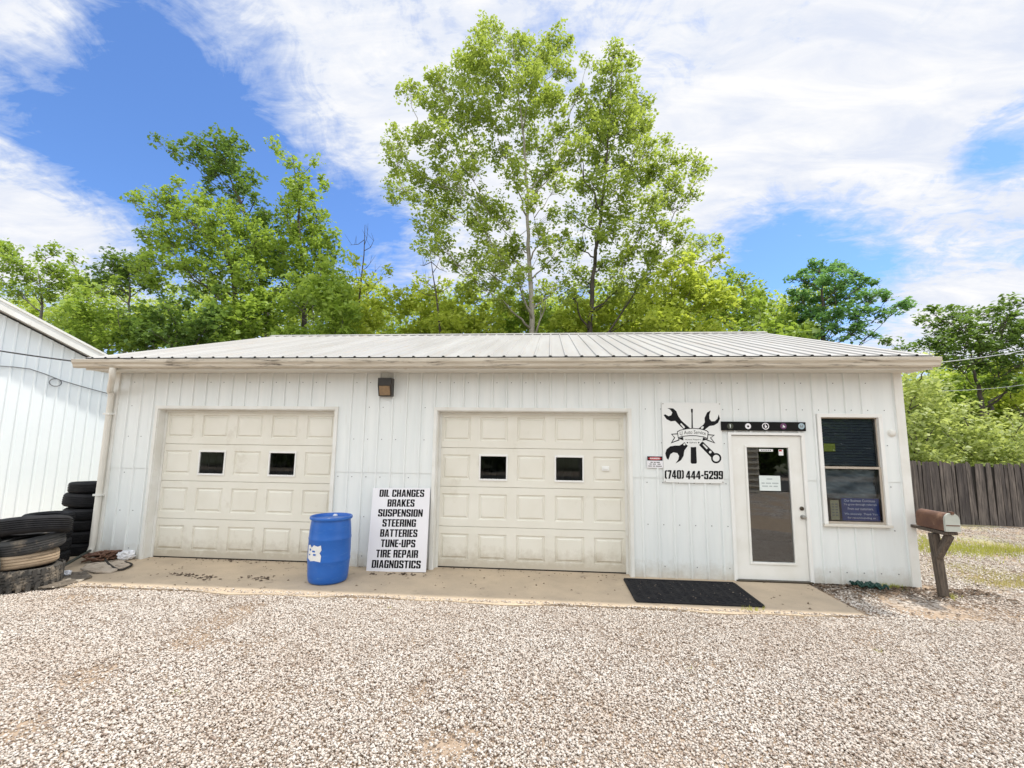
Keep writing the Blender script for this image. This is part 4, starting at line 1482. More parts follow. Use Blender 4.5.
# ------------------------------------------------------------------ rubber door mat
mb = MB()
mx0, mx1, my0, my1 = 1.05, 2.56, -1.13, -0.17
mroot = empty('door_mat', ((mx0 + mx1) / 2, (my0 + my1) / 2, 0), 'black rubber door mat with a ring pattern in front of the entry door', 'mat')
mb.box(mx0, mx1, my0, my1, 0.002, 0.013)
for k in range(12):
    for j in range(8):
        cx, cy = mx0 + .09 + k * 0.121, my0 + .085 + j * 0.113
        mb.lathe([(.030, 0.0125), (.032, .018), (.044, .018), (.046, 0.0125)], (cx, cy, 0), 10)
mb.build('mat_surface', M['rubbermat'], mroot)
mb = MB()
for (a, b_, c, d) in ((mx0, mx1, my0 - .012, my0 + .03), (mx0, mx1, my1 - .03, my1 + .012), (mx0 - .012, mx0 + .03, my0 + .03, my1 - .03), (mx1 - .03, mx1 + .012, my0 + .03, my1 - .03)):
    mb.box(a, b_, c, d, 0.001, 0.02)
mb.build('mat_border', M['rubbermat'], mroot, bevel=0.005)

# ------------------------------------------------------------------ tyres


def make_tyre(loc, Rr, Wd, mat, label, group=None, lugs=0, grooves=4, tilt=(0, 0, 0), sag=0):
    """tyre lying flat; loc is the middle of its lower side; parts: tread and sidewalls"""
    e = empty('car_tyre', loc, label, 'tyre', group, rot=tilt)
    ri = Rr * 0.60
    h = Wd
    tr = MB()
    # tread band with grooves
    prof_ = [(Rr * .955, h * .10), (Rr * .985, h * .17)]
    z0, z1 = h * .2, h * .8
    for g_ in range(grooves):
        za = z0 + (z1 - z0) * (g_ + .38) / grooves
        zc = z0 + (z1 - z0) * (g_ + .62) / grooves
        bul = lambda z_: Rr * (1.0 - 0.02 * ((z_ - h / 2) / (h / 2)) ** 2)
        prof_ += [(bul(za), za - .003), (bul(za) - .012, za), (bul(zc) - .012, zc), (bul(zc), zc + .003)]
    prof_ += [(Rr * .985, h * .83), (Rr * .955, h * .90)]
    tr.lathe(prof_, (0, 0, 0), 72)
    if lugs:
        for k in range(lugs):
            for (zc, ph, dz) in ((h * .84, 0, .17), (h * .16, .5, .17), (h * .5, .25, .11)):
                t_ = 2 * math.pi * (k + ph) / lugs
                d_ = Vector((math.cos(t_), math.sin(t_), 0))
                s_ = Vector((-math.sin(t_), math.cos(t_), 0))
                hw = math.pi * Rr / lugs * .62
                b_ = len(tr.v)
                for (rr) in (Rr * .95, Rr * 1.008):
                    for (u, v_) in ((-1, -1), (1, -1), (1, 1), (-1, 1)):
                        p_ = d_ * rr + s_ * (u * hw * (1.0 if rr < Rr else .85)) + Vector((0, 0, zc + v_ * h * dz + u * .01))
                        tr.v.append(tuple(p_))
                for q in ((4, 5, 6, 7), (0, 1, 5, 4), (1, 2, 6, 5), (2, 3, 7, 6), (3, 0, 4, 7)):
                    tr.f.append(tuple(b_ + i for i in q))
    autosmooth(tr.build('tread', mat, e, local=True), 35)
    sw = MB()
    sw.lathe([(Rr * .955, h * .10), (Rr * .90, h * .02), (Rr * .82, 0.0), (Rr * .80, h * .008), (Rr * .72, h * .03), (ri * 1.04, h * .12), (ri, h * .16), (ri * 1.02, h * .22), (Rr * .84, h * .14), (Rr * .9, h * .5), (Rr * .84, h * .86),
              (ri * 1.02, h * .78), (ri, h * .84), (ri * 1.04, h * .88), (Rr * .72, h * .97), (Rr * .80, h * .992), (Rr * .82, h), (Rr * .90, h * .98), (Rr * .955, h * .90)], (0, 0, 0), 56)
    autosmooth(sw.build('sidewall', mat, e, local=True), 35)
    return e


GT = 'old tyres heaped at the left end of the garage'
# front stack
BX, BY = -6.84, -1.45
make_tyre((BX, BY, 0.0), 0.375, 0.245, M['rubbermud'], 'mud caked lug tyre at the bottom of the front stack', GT, lugs=28, tilt=(R(-1), 0, 0))
make_tyre((BX - .03, BY - .01, 0.245), 0.345, 0.185, M['rubbertan'], 'pale tan dirt coated tyre second from the bottom of the front stack', GT, grooves=3, tilt=(R(-4), R(-2), 1))
make_tyre((BX + .0, BY + .02, 0.43), 0.355, 0.20, M['rubbergrey'], 'dusty grey tyre third from the bottom of the front stack', GT, tilt=(R(-7), R(-3), 2))
make_tyre((BX + .03, BY + .0, 0.63), 0.385, 0.215, M['rubber'], 'ribbed black tyre lying on top of the front stack', GT, grooves=5, tilt=(R(-13), R(-4), .5))
# back stack against the corner
AX, AY = -7.86, 0.28
zz = 0
for k, (rr, hh, lb, tl) in enumerate(((.36, .22, 'black tyre at the bottom of the tall stack by the downspout', 0), (.355, .21, 'black tyre second from the bottom of the tall stack', 0), (.36, .205, 'black tyre third from the bottom of the tall stack', 1),
                                       (.355, .205, 'black tyre fourth from the bottom of the tall stack', -1), (.36, .25, 'wide black tyre sitting aslant just below the top of the tall stack', -4), (.32, .20, 'small black tyre on the very top of the tall stack', -2))):
    make_tyre((AX + (.03 if k == 5 else random.uniform(-.02, .02)), AY + random.uniform(-.02, .02), zz + (.012 if k >= 4 else 0)), rr, hh * .89, M['rubber'], lb, GT, tilt=(0, R(tl), k))
    zz += hh * .89 + (.012 if k == 4 else 0)
# stack behind, mostly hidden, and one at the left edge
zz = 0
for k in range(4):
    make_tyre((-7.70, -0.50, zz), .30, .19, M['rubber'], ['black tyre lowest of the hidden middle stack', 'black tyre second of the hidden middle stack', 'black tyre third of the hidden middle stack', 'black tyre topmost behind the front stack'][k], GT, tilt=(0, 0, k))
    zz += .19
zz = 0
for k in range(3):
    make_tyre((-7.66, -1.34, zz), .35, .25, M['rubber'], ['black tyre lowest of the stack at the left edge', 'black tyre second of the stack at the left edge', 'black tyre topmost of the stack at the left edge'][k], GT, tilt=(0, 0, k))
    zz += .253
make_tyre((-7.02, -1.99, 0.31), .30, .19, M['rubbergrey'], 'grey tyre standing on edge at the far left beside the front stack', GT, tilt=(R(82), 0, R(60)))

# clutter by the tyres
# dirty carpet scrap
def blob_sheet(name, outline, zf, mat, label, cat, nsub=14, th=0.012):
    """a thin uneven sheet over an outline given on the ground"""
    cx = sum(p[0] for p in outline) / len(outline)
    cy = sum(p[1] for p in outline) / len(outline)
    mb = MB()
    rings = 7
    N = len(outline)
    mb.v.append((cx, cy, zf(cx, cy) + th))
    for r_i in range(1, rings + 1):
        for (x_, y_) in outline:
            t_ = r_i / rings
            a, b_ = cx + (x_ - cx) * t_, cy + (y_ - cy) * t_
            mb.v.append((a, b_, zf(a, b_) + th))
    for k in range(N):
        j = (k + 1) % N
        mb.f.append((0, 1 + k, 1 + j))
        for r_i in range(rings - 1):
            a = 1 + r_i * N
            mb.f.append((a + k, a + N + k, a + N + j, a + j))
    b_ = len(mb.v)
    for (x_, y_) in outline:
        mb.v.append((x_, y_, max(0.001, zf(x_, y_) - .004)))
    a = 1 + (rings - 1) * N
    for k in range(N):
        j = (k + 1) % N
        mb.f.append((a + k, b_ + k, b_ + j, a + j))
    o = mb.build(name, mat, None, smooth=True, loc=(cx, cy, 0))
    return tag(o, label, cat)


def px_outline(pts, n=44, jit=0.012):
    P = [gr(*p) for p in pts]
    out = []
    N = len(P)
    for i in range(N):
        p, q = P[i], P[(i + 1) % N]
        for k in range(max(1, n // N)):
            t_ = k / max(1, n // N)
            out.append((p.x + (q.x - p.x) * t_ + random.uniform(-jit, jit), p.y + (q.y - p.y) * t_ + random.uniform(-jit, jit)))
    return out


blob_sheet('carpet_scrap', px_outline([(27, 588), (45, 590), (68, 586), (92, 578), (84, 572), (60, 575), (40, 581)]), lambda x_, y_: 0.012 + .012 * math.sin(x_ * 17) * math.sin(y_ * 21), M['mud_mat'], 'flattened grey brown carpet scrap lying in front of the tyre stack', 'carpet')
blob_sheet('cardboard_scrap', px_outline([(80, 570), (95, 574), (112, 573), (131, 567), (126, 562), (104, 563), (86, 566)]), lambda x_, y_: 0.014 + .010 * math.sin(x_ * 14 + 1) * math.sin(y_ * 17), simple('wet_cardboard', (0.52, 0.45, 0.37), (0.36, 0.29, 0.22), 12, .9, bmp=.6, stain=(.12, .09, .07), stain_rng=(.56, .64), stain_scale=6), 'pale torn cardboard scrap below the white bag', 'cardboard')


def crumple(name, c, sx_, sy_, sz_, mat, label, cat, seed=1):
    rs = np.random.default_rng(seed)
    mb = MB()
    nu, nv = 22, 12
    off = rs.random((nv + 1, nu)) * .35 + .8
    for j in range(nv + 1):
        ph = math.pi * j / nv
        for i in range(nu):
            th_ = 2 * math.pi * i / nu
            q = off[j, i]
            z_ = max(-.0, (math.cos(ph) * .5 + .5) * sz_ * q)
            mb.v.append((c[0] + sx_ * math.sin(ph) ** .6 * math.cos(th_) * q, c[1] + sy_ * math.sin(ph) ** .6 * math.sin(th_) * q, c[2] + z_))
    for j in range(nv):
        for i in range(nu):
            k = (i + 1) % nu
            mb.f.append((j * nu + i, (j + 1) * nu + i, (j + 1) * nu + k, j * nu + k))
    return tag(mb.build(name, mat, None, loc=c), label, cat)


p = gr(121, 561)
crumple('plastic_bag', (p.x, p.y + .08, 0.003), .13, .10, .13, M['plastic'], 'crumpled white plastic bag at the corner left of the left bay door', 'bag', 3)
p = gr(65, 577)
crumple('paper_scrap', (p.x, p.y, 0.02), .075, .06, .06, M['plastic'], 'small crumpled white paper in front of the tyres', 'paper', 5)
# rusty chain-like tangle
mb = MB()
rs = random.Random(4)
for k in range(5):
    pts = []
    c0 = gr(92 + 5 * k, 563 - 1.0 * k)
    for i in range(26):
        a = i * .75 + k
        pts.append((c0.x + .11 * math.cos(a) * (1 + .3 * rs.random()), c0.y + .06 * math.sin(a * 1.1) + .02 * rs.random(), 0.02 + .05 * (1 + math.sin(a * .7 + k)) + .02 * rs.random()))
    mb.tube(pts, 0.013, 6)
o = mb.build('rusty_chain', M['rust'], None, smooth=True, loc=tuple(gr(100, 560)))
tag(o, 'rusty tangled chain heaped between the tyres and the white bag', 'chain')
# hose lying round the cardboard
mb = MB()
pts = [gr(96, 555) + Vector((0, 0, .12)), gr(100, 552.5) + Vector((0, .05, .16)), gr(104, 556) + Vector((0, 0, .10)), gr(106, 563) + Vector((0, 0, .03)), gr(118, 571) + Vector((0, 0, .02)), gr(128, 568.5) + Vector((0, 0, .02)), gr(131.5, 565.5) + Vector((0, 0, .02)), gr(124, 563) + Vector((0, 0, .02))]
dense = []
for i in range(len(pts) - 1):
    p0, p1_, p2_, p3 = pts[max(i - 1, 0)], pts[i], pts[i + 1], pts[min(i + 2, len(pts) - 1)]
    for s_ in range(6):
        t_ = s_ / 6
        dense.append(0.5 * ((2 * p1_) + (p2_ - p0) * t_ + (2 * p0 - 5 * p1_ + 4 * p2_ - p3) * t_ * t_ + (3 * p1_ - p0 - 3 * p2_ + p3) * t_ ** 3))
mb.tube(dense, .014, 8)
o = mb.build('rubber_hose', M['blackgap'], None, smooth=True, loc=tuple(gr(115, 566)))
tag(o, 'thin dark hose curled round the cardboard scrap', 'hose')
# pole leaning low across the stack foot
mb = MB()
p0, p1_ = gr(27, 588) + Vector((0, 0, .02)), gr(84, 560) + Vector((0, .1, .13))
mb.tube([p0, p0.lerp(p1_, .5), p1_], .022, 8)
o = mb.build('pipe', M['pipe'], None, smooth=True, loc=tuple(p0))
tag(o, 'dark green pipe lying aslant along the foot of the front tyre stack', 'pipe')

# ------------------------------------------------------------------ mailbox
mp0 = gr(944.5, 596.5)
mr = empty('mailbox', (mp0.x, mp0.y, -0.02), 'rusty brown mailbox with a pale door on a leaning wooden post', 'mailbox')
top_ = Vector((mp0.x - 0.055, mp0.y + .0, 0.80))
mb = MB()
mb.beam((mp0.x, mp0.y, -.15), top_, 0.09, 0.09, Vector((0, 1, 0)))
mb.build('post', M['oldwood'], mr, bevel=0.008)
AL = R(90)
ax = Vector((math.cos(AL), -math.sin(AL), 0))          # towards the box door
sd_ = Vector((math.sin(AL), math.cos(AL), 0))
bc_ = top_ + Vector((0.06, -0.0, 0.055))
mb = MB()
mb.beam(bc_ - ax * .36 + Vector((0, 0, -.02)), bc_ + ax * .20 + Vector((0, 0, -.025)), 0.17, 0.04)
mb.build('platform', M['oldwood'], mr, bevel=0.006)
mb = MB()
mb.beam(top_ + Vector((0.0, 0, -.30)) + ax * .03, bc_ + ax * .15 + Vector((0.02, 0, -.05)), 0.075, 0.08, Vector((0, 1, 0)))
mb.build('brace', M['oldwood'], mr, bevel=0.006)


def box_prof(w_, h_, n_=14):
    pts = [(-w_ / 2, 0), (-w_ / 2, h_ - w_ / 2)]
    pts += [(-w_ / 2 * math.cos(math.pi * k / n_), h_ - w_ / 2 + w_ / 2 * math.sin(math.pi * k / n_)) for k in range(1, n_)]
    pts += [(w_ / 2, h_ - w_ / 2), (w_ / 2, 0)]
    return pts


WB, HBx, LB = 0.165, 0.225, 0.47
base = bc_ + Vector((0, 0, .008))
mb = MB()
pr = box_prof(WB, HBx)
N = len(pr)
for s_ in (-LB * .52, LB * .48):
    for (u, v_) in pr:
        q = base + ax * s_ + sd_ * u + Vector((0, 0, v_))
        mb.v.append(tuple(q))
for k in range(N):
    j = (k + 1) % N
    mb.f.append((k, j, N + j, N + k))
mb.f += [tuple(reversed(range(N))), tuple(range(N, 2 * N))]
autosmooth(mb.build('box', M['rust'], mr), 50)
mb = MB()
pr = box_prof(WB + .014, HBx + .008)
for s_ in (LB * .48 - .012, LB * .48 + .016):
    for (u, v_) in pr:
        q = base + ax * s_ + sd_ * u + Vector((0, 0, v_ - .001))
        mb.v.append(tuple(q))
for k in range(N):
    j = (k + 1) % N
    mb.f.append((k, j, N + j, N + k))
mb.f += [tuple(reversed(range(N))), tuple(range(N, 2 * N))]
dr = autosmooth(mb.build('door', M['mailwhite'], mr), 40)
mb = MB()
q = base + ax * (LB * .48 + .0) + Vector((0, 0, HBx + .006))
mb.beam(q - ax * .03, q + ax * .035, .03, .035)
mb.build('latch', M['rust'], dr)
mb = MB()
mb.beam(base + ax * (LB * .48 + .018) + sd_ * (-.08) + Vector((0, 0, .075)), base + ax * (LB * .48 + .018) + sd_ * .08 + Vector((0, 0, .075)), .006, .012)
mb.build('door_seam', M['rust'], dr)

# green tangle at the foot of the wall
mb = MB()
rs = random.Random(9)
for k in range(9):
    pts = []
    s0 = 848 + k * 3.2
    for i in range(16):
        t_ = i / 15
        q = gr(s0 + 16 * t_, 584.5 + 4.8 * t_ + (k * .25))
        pts.append((q.x, min(q.y + .02 * math.sin(i * 1.7 + k), -.05), .012 + .022 * (1 + math.sin(i * .9 + k * 2)) + .015 * rs.random()))
    mb.tube(pts, .012, 6)
o = mb.build('garden_hose', M['hose'], None, smooth=True, loc=tuple(gr(866, 588)))
tag(o, 'dark green hose bundled on the ground below the office window', 'hose')


def flakes(name, x, y, z, size, mat, label, cat='debris', flat_=.35, kind='stuff'):
    n_ = len(x)
    q = np.array([(-1, 0, 0), (0, -.55, 0), (1, 0, 0), (0, .55, 0)])
    V = np.repeat(q[None], n_, 0) * size[:, None, None]
    a = rng.random(n_) * 6.283
    tlt = rng.normal(0, flat_, n_)
    X, Y, Z = V[..., 0], V[..., 1] * np.cos(tlt)[:, None], V[..., 1] * np.sin(tlt)[:, None]
    V2 = np.stack([X * np.cos(a)[:, None] - Y * np.sin(a)[:, None], X * np.sin(a)[:, None] + Y * np.cos(a)[:, None], Z + (np.abs(V[..., 1]) * .5)], -1)
    V2 += np.stack([x, y, z], 1)[:, None, :]
    F = (np.array([[0, 1, 2, 3]]) + (np.arange(n_) * 4)[:, None])
    return tag(np_mesh(name, V2.reshape(-1, 3), 4, mat, faces=F), label, cat, kind=kind)


n_ = 900
x = rng.uniform(3.65, 5.9, n_)
y = -0.05 - np.abs(rng.normal(0, .28, n_))
flakes('leaf_litter', x, y, rng.uniform(0, .012, n_), rng.uniform(.012, .035, n_), M['debris'], 'brown leaf litter along the wall below the office window', 'leaf litter')
n_ = 420
x = rng.uniform(-7.2, 3.6, n_)
y = np.where(rng.random(n_) < .5, 0.14 - np.abs(rng.normal(0, .12, n_)), rng.uniform(-1.35, 0.0, n_))
y = np.where((x > -3.48) & (x < -1.8) | (x > 1.19), np.minimum(y, -.03), y)
keep = ~((x > mx0 - .05) & (x < mx1 + .05) & (y > my0 - .05))
x, y, n_ = x[keep], y[keep], keep.sum()
flakes('apron_debris', x, y, np.full(n_, .004), rng.uniform(.006, .022, n_), M['debris'], 'scattered brown leaf bits and grit on the concrete apron')
for (px_, py_, sc_) in ((205, 579, .16), (188, 576.5, .1), (228, 558.5, .2), (255, 559, .14), (392, 573, .2), (250, 581, .12)):
    pass
n_ = 150
n_m = 55
flakes('mat_grit', rng.uniform(mx0 + .05, mx1 - .05, n_m), rng.uniform(my0 + .05, my1 - .05, n_m), np.full(n_m, .019), rng.uniform(.006, .016, n_m), simple('pale_grit', (.22, .18, .14), (.12, .09, .07), 9, .9), 'pale grit and leaf bits lying on the black door mat')
cxs = [(gr(205, 578), .10, .03), (gr(240, 561), .30, .035), (gr(258, 579), .1, .03), (gr(398, 574.5), .18, .02), (gr(185, 575), .08, .02)]
xx_, yy_ = [], []
for c_, sx_, sy_ in cxs:
    xx_.append(rng.normal(c_.x, sx_ * 1.3, n_ // 5))
    yy_.append(rng.normal(c_.y, sy_ * 2.0, n_ // 5))
x, y = np.concatenate(xx_), np.concatenate(yy_)
y = np.where(x > -3.5, np.minimum(y, -.2), np.minimum(y, .12))
flakes('dirt_crumbs', x, y, np.full(len(x), .004), rng.uniform(.012, .035, len(x)), simple('dark_crumbs', (.085, .06, .043), (.14, .10, .07), 9, .9), 'dark clumps of wet leaves in front of the bay doors')

# ------------------------------------------------------------------ grass tufts


def blades(name, x, y, h, wd_, mat, label):
    n_ = len(x)
    a = rng.random(n_) * 6.283
    ln = rng.normal(0, .35, n_)
    la = rng.random(n_) * 6.283
    dx, dy = np.cos(a) * wd_, np.sin(a) * wd_
    zg = hz(x, y) - .03
    B0 = np.stack([x - dx, y - dy, zg], 1)
    B1 = np.stack([x + dx, y + dy, zg], 1)
    T = np.stack([x + np.cos(la) * ln * h, y + np.sin(la) * ln * h, zg + h], 1)
    V = np.stack([B0, B1, T], 1).reshape(-1, 3)
    F = np.arange(n_ * 3).reshape(-1, 3)
    return tag(np_mesh(name, V, 3, mat, faces=F), label, 'grass', kind='stuff')


def patch_blades(pxs, n_, sx_, sy_):
    X, Y = [], []
    for (a, b_) in pxs:
        c_ = gr(a, b_)
        X.append(rng.normal(c_.x, sx_, n_))
        Y.append(rng.normal(c_.y, sy_, n_))
    return np.concatenate(X), np.concatenate(Y)


x, y = patch_blades([(925, 546), (940, 549), (960, 547), (980, 549), (1000, 550), (1020, 549), (1040, 552), (935, 540), (955, 551), (905, 540)], 420, .45, .28)
keep = (x > 5.2)
blades('grass_strip', x[keep], y[keep], rng.uniform(.03, .12, keep.sum()), .006, M['grass'], 'strip of yellow green grass between the mailbox and the fence')
x, y = patch_blades([(975, 570), (1000, 575), (1020, 578), (985, 580), (1035, 583), (960, 566), (1010, 584)], 380, .28, .13)
keep = (x > 5.2)
blades('dry_grass', x[keep], y[keep], rng.uniform(.02, .075, keep.sum()), .005, M['drygrass'], 'dry straw coloured grass right of the mailbox')
x, y = patch_blades([(951, 624), (878, 650), (690, 668), (392, 607), (180, 690)], 14, .03, .02)
blades('sprouts', x, y, rng.uniform(.02, .05, len(x)), .005, M['grass'], 'tiny green sprouts coming up through the gravel')
x, y = patch_blades([(893, 587), (898, 588), (951, 597), (753, 610), (884, 586)], 70, .06, .025)
y = np.where(x < 5.15, np.minimum(y, -.03), y)
blades('weeds', x, y, rng.uniform(.03, .09, len(x)), .007, M['grass'], 'small weeds at the right corner of the garage')

# ------------------------------------------------------------------ plank fence
fe = empty('plank_fence', (12, 6.0, 0), 'weathered grey plank fence of uneven upright boards at the right', 'fence')
F0, F1 = Vector((8.3, 6.35, 0)), Vector((17.5, 5.35, 0))
fd_ = (F1 - F0).normalized()
fn_ = Vector((-fd_.y, fd_.x, 0))
mb = MB()
s_ = 0.0
Lf = (F1 - F0).length
while s_ < Lf:
    w_ = random.uniform(.06, .09)
    p = F0 + fd_ * (s_ + w_ / 2)
    ht = 1.575 - .012 * (s_ - 1.2) + random.uniform(-.035, .035)
    tl = random.gauss(0, .012)
    off_ = random.uniform(-.012, .012)
    b_ = len(mb.v)
    for (zz_, ww) in ((-.05, w_), (ht - .03, w_), (ht, w_ * .55)):
        for (u, v_) in ((-1, -1), (1, -1), (1, 1), (-1, 1)):
            q = p + fd_ * (u * ww / 2 + tl * zz_) + fn_ * (v_ * .01 + off_) + Vector((0, 0, zz_))
            mb.v.append(tuple(q))
    for l_ in (0, 4):
        for k in range(4):
            j = (k + 1) % 4
            mb.f.append((b_ + l_ + k, b_ + l_ + j, b_ + l_ + 4 + j, b_ + l_ + 4 + k))
    mb.f.append((b_ + 8, b_ + 9, b_ + 10, b_ + 11))
    s_ += w_ + random.uniform(.004, .016)
mb.build('board_panel', M['fence'], fe)
mb = MB()
mb.beam(F0 + fn_ * .028 + Vector((0, 0, .74)), F1 + fn_ * .028 + Vector((0, 0, .66)), .012, 1.50)
mb.build('gap_shade_sheet', M['blackgap'], fe)  # near-black sheet added behind the boards to stand in for shade in the gaps
for zz_ in (.35, 1.25):
    mb = MB()
    mb.beam(F0 + fn_ * .06 + Vector((0, 0, zz_)), F1 + fn_ * .06 + Vector((0, 0, zz_)), .04, .09)
    mb.build('rail', M['fence'], fe)
for k in range(5):
    p = F0 + fd_ * (.3 + 2.2 * k) + fn_ * .13
    mb = MB()
    mb.beam(p + Vector((0, 0, -.1)), p + Vector((0, 0, 1.5)), .09, .09)
    mb.build('post', M['fence'], fe)

# ------------------------------------------------------------------ barn at the left
# gable wall turned towards the right; u runs along it away from the street
def cam_pt(px, depth):
    """ground plan point in this direction at this depth along the view axis"""
    d = ray(px, 444)
    return CAM + d * (depth)


b0, b1 = cam_pt(2, 10.7), cam_pt(100, 12.2)
bd = Vector((b1.x - b0.x, b1.y - b0.y, 0)).normalized()
bn_ = Vector((bd.y, -bd.x, 0))
org = Vector((b0.x, b0.y, 0))
L1 = (Vector((b1.x, b1.y, 0)) - org).length


def on_barn(px, py, off=0.0):
    """point of the gable plane seen in this direction"""
    d = ray(px, py)
    n_ = bn_
    o_ = org + n_ * off
    t_ = (o_ - CAM).dot(n_) / d.dot(n_)
    return CAM + d * t_


r0, r1 = on_barn(0, 313.5), on_barn(86, 357.5)
u0_, u1_ = (r0 - org).dot(bd), (r1 - org).dot(bd)
sl = (r1.z - r0.z) / (u1_ - u0_)
UE = u1_ + 1.15         # eave corner
zrk = lambda u: r0.z + sl * (u - u0_)
UA = UE - 9.2           # left eave; ridge half way
UM = (UE + UA) / 2
zt = lambda u: zrk(u) if u >= UM else zrk(2 * UM - u)
bo = empty('barn', tuple(org), 'pale white ribbed metal barn at the left edge with a sloping white roof edge', 'barn')
mb = MB()
u = UA
pt = lambda u, h, z_: tuple(org + bd * u + bn_ * h + Vector((0, 0, z_)))
sp_ = L1 / 8.35
us = []
k = math.ceil((UA - u0_) / sp_)
prof_ = [(UA, 0)]
cc = u0_ + k * sp_ + .1
while cc < UE - .05:
    if cc > UA + .05:
        prof_ += [(cc - .03, 0), (cc - .012, .02), (cc + .012, .02), (cc + .03, 0)]
        if cc - .03 < UM < cc + sp_ - .03:
            prof_.append((UM if UM > cc + .03 else cc + .031, 0))
    cc += sp_
prof_.append((UE, 0))
b_ = len(mb.v)
for (u, h) in prof_:
    mb.v.append(pt(u, h, -.05))
    mb.v.append(pt(u, h, zt(u)))
for k in range(len(prof_) - 1):
    mb.f.append((b_ + 2 * k, b_ + 2 * k + 2, b_ + 2 * k + 3, b_ + 2 * k + 1))
DL = 9.0
mb.poly([pt(UE, 0, -.05), pt(UE, -DL, -.05), pt(UE, -DL, zt(UE)), pt(UE, 0, zt(UE))])
mb.poly([pt(UA, 0, -.05), pt(UA, -DL, -.05), pt(UA, -DL, zt(UA)), pt(UA, 0, zt(UA))])
mb.poly([pt(UA, -DL, -.05), pt(UE, -DL, -.05), pt(UE, -DL, zt(UE)), pt(UM, -DL, zt(UM)), pt(UA, -DL, zt(UA))])
mb.build('wall', M['barn_siding'], bo)
OH = 0.30
mb = MB()
for (ua, ub) in ((UM, UE + .3), (UM, UA - .3)):
    za, zb_ = zt(UM), zt(UM) - abs(ub - UM) * abs(sl)
    mb.poly([pt(ua, OH, za + .20), pt(ub, OH, zb_ + .20), pt(ub, -DL - .3, zb_ + .20), pt(ua, -DL - .3, za + .20)])
    mb.poly([pt(ua, OH, za + .05), pt(ub, OH, zb_ + .05), pt(ub, -DL - .3, zb_ + .05), pt(ua, -DL - .3, za + .05)])
rf = mb.build('roof', M['barnroof'], bo)
mb = MB()
for (ua, ub) in ((UM, UE + .3), (UM, UA - .3)):
    za, zb_ = zt(UM), zt(UM) - abs(ub - UM) * abs(sl)
    mb.beam(Vector(pt(ua, OH + .015, za + .115)), Vector(pt(ub, OH + .015, zb_ + .115)), .03, .20)
    mb.beam(Vector(pt(ua, OH + .02, za + .235)), Vector(pt(ub, OH + .02, zb_ + .235)), .06, .05)
mb.build('rake_trim', M['trim'], rf)
# service cable strapped along the gable, with a coil, and the drop to the garage eave
def catenary(p, q, sag, n_=24):
    p, q = Vector(p), Vector(q)
    return [p.lerp(q, i / n_) - Vector((0, 0, sag * 4 * (i / n_) * (1 - i / n_))) for i in range(n_ + 1)]


mb = MB()
pp = [on_barn(x_, y_, .06) for x_, y_ in ((-40, 360), (0, 366), (14, 367), (30, 369), (45, 374), (60, 380), (80, 386), (100, 391.5), (118, 396))]
mb.tube(pp, .011, 6)
cp = on_barn(55.5, 382.5, .07)
rr = (on_barn(61.5, 382.5, .07) - cp).length
mb.tube([tuple(cp + bd * (rr * math.cos(a)) + Vector((0, 0, rr * .85 * math.sin(a)))) for a in np.linspace(0, 2 * math.pi, 28)], .012, 6)
o = mb.build('wall_cable', M['greycable'], None, smooth=True, loc=tuple(on_barn(55, 383, .06)))
tag(o, 'thin grey cable with a round coil across the barn gable', 'cable')
mb = MB()
q = Vector((-7.48, -.20, 3.13))
g0_ = CAM + ray(0, 348.5) * 7.6
fa = q + (g0_ - q) * 2.2
mb.tube(catenary(fa, q, .04), .012, 6)
o = mb.build('overhead_cable', M['cable'], None, smooth=True, loc=tuple(q))
tag(o, 'black overhead cable running from the left to the garage eave corner', 'cable')
for (pa, pb, lb) in (((938, 366), (1120, 318), 'pale overhead wire rising to the right from the garage eave corner'), ((938, 391), (1120, 362), 'lower pale overhead wire passing right of the garage in front of the trees')):
    mb = MB()
    A_ = CAM + ray(*pa) * (7.6 if pa[1] < 370 else 14.0)
    B_ = CAM + ray(*pb) * 17.0
    if pa[1] < 370:
        A_ = Vector((5.27, -.3, 3.10))
    mb.tube(catenary(A_, B_, .25), .006, 6)
    o = mb.build('overhead_wire', M['palecable'], None, smooth=True, loc=tuple(A_))
    tag(o, lb, 'wire')

# ------------------------------------------------------------------ trees


def leaf_cloud(C, r, per, size, flat_=0.8, squash=1.0):
    """C (n,3) cluster centres, r (n,) radii: per leaves each; returns quad vertices"""
    n_ = len(C) * per
    c = np.repeat(C, per, 0)
    rr = np.repeat(r, per)
    off = rng.normal(0, 1, (n_, 3))
    off *= (0.35 + 0.65 * rng.random((n_, 1))) / np.maximum(np.linalg.norm(off, axis=1, keepdims=True), .3) * rr[:, None]
    off[:, 2] *= squash
    p = c + off
    # leaf frame
    nrm_ = rng.normal(0, 1, (n_, 3))
    nrm_[:, 2] = np.abs(nrm_[:, 2]) + flat_
    nrm_ /= np.linalg.norm(nrm_, axis=1, keepdims=True)
    t_ = rng.normal(0, 1, (n_, 3))
    t_ -= nrm_ * (t_ * nrm_).sum(1, keepdims=True)
    t_ /= np.linalg.norm(t_, axis=1, keepdims=True)
    b_ = np.cross(nrm_, t_)
    s_ = size * (0.5 + 1.15 * rng.random((n_, 1)) ** 1.6)
    bend = nrm_ * s_ * 0.25
    V = np.stack([p - t_ * s_, p - b_ * s_ * .62 + bend, p + t_ * s_, p + b_ * s_ * .62 + bend], 1)
    return V.reshape(-1, 3)


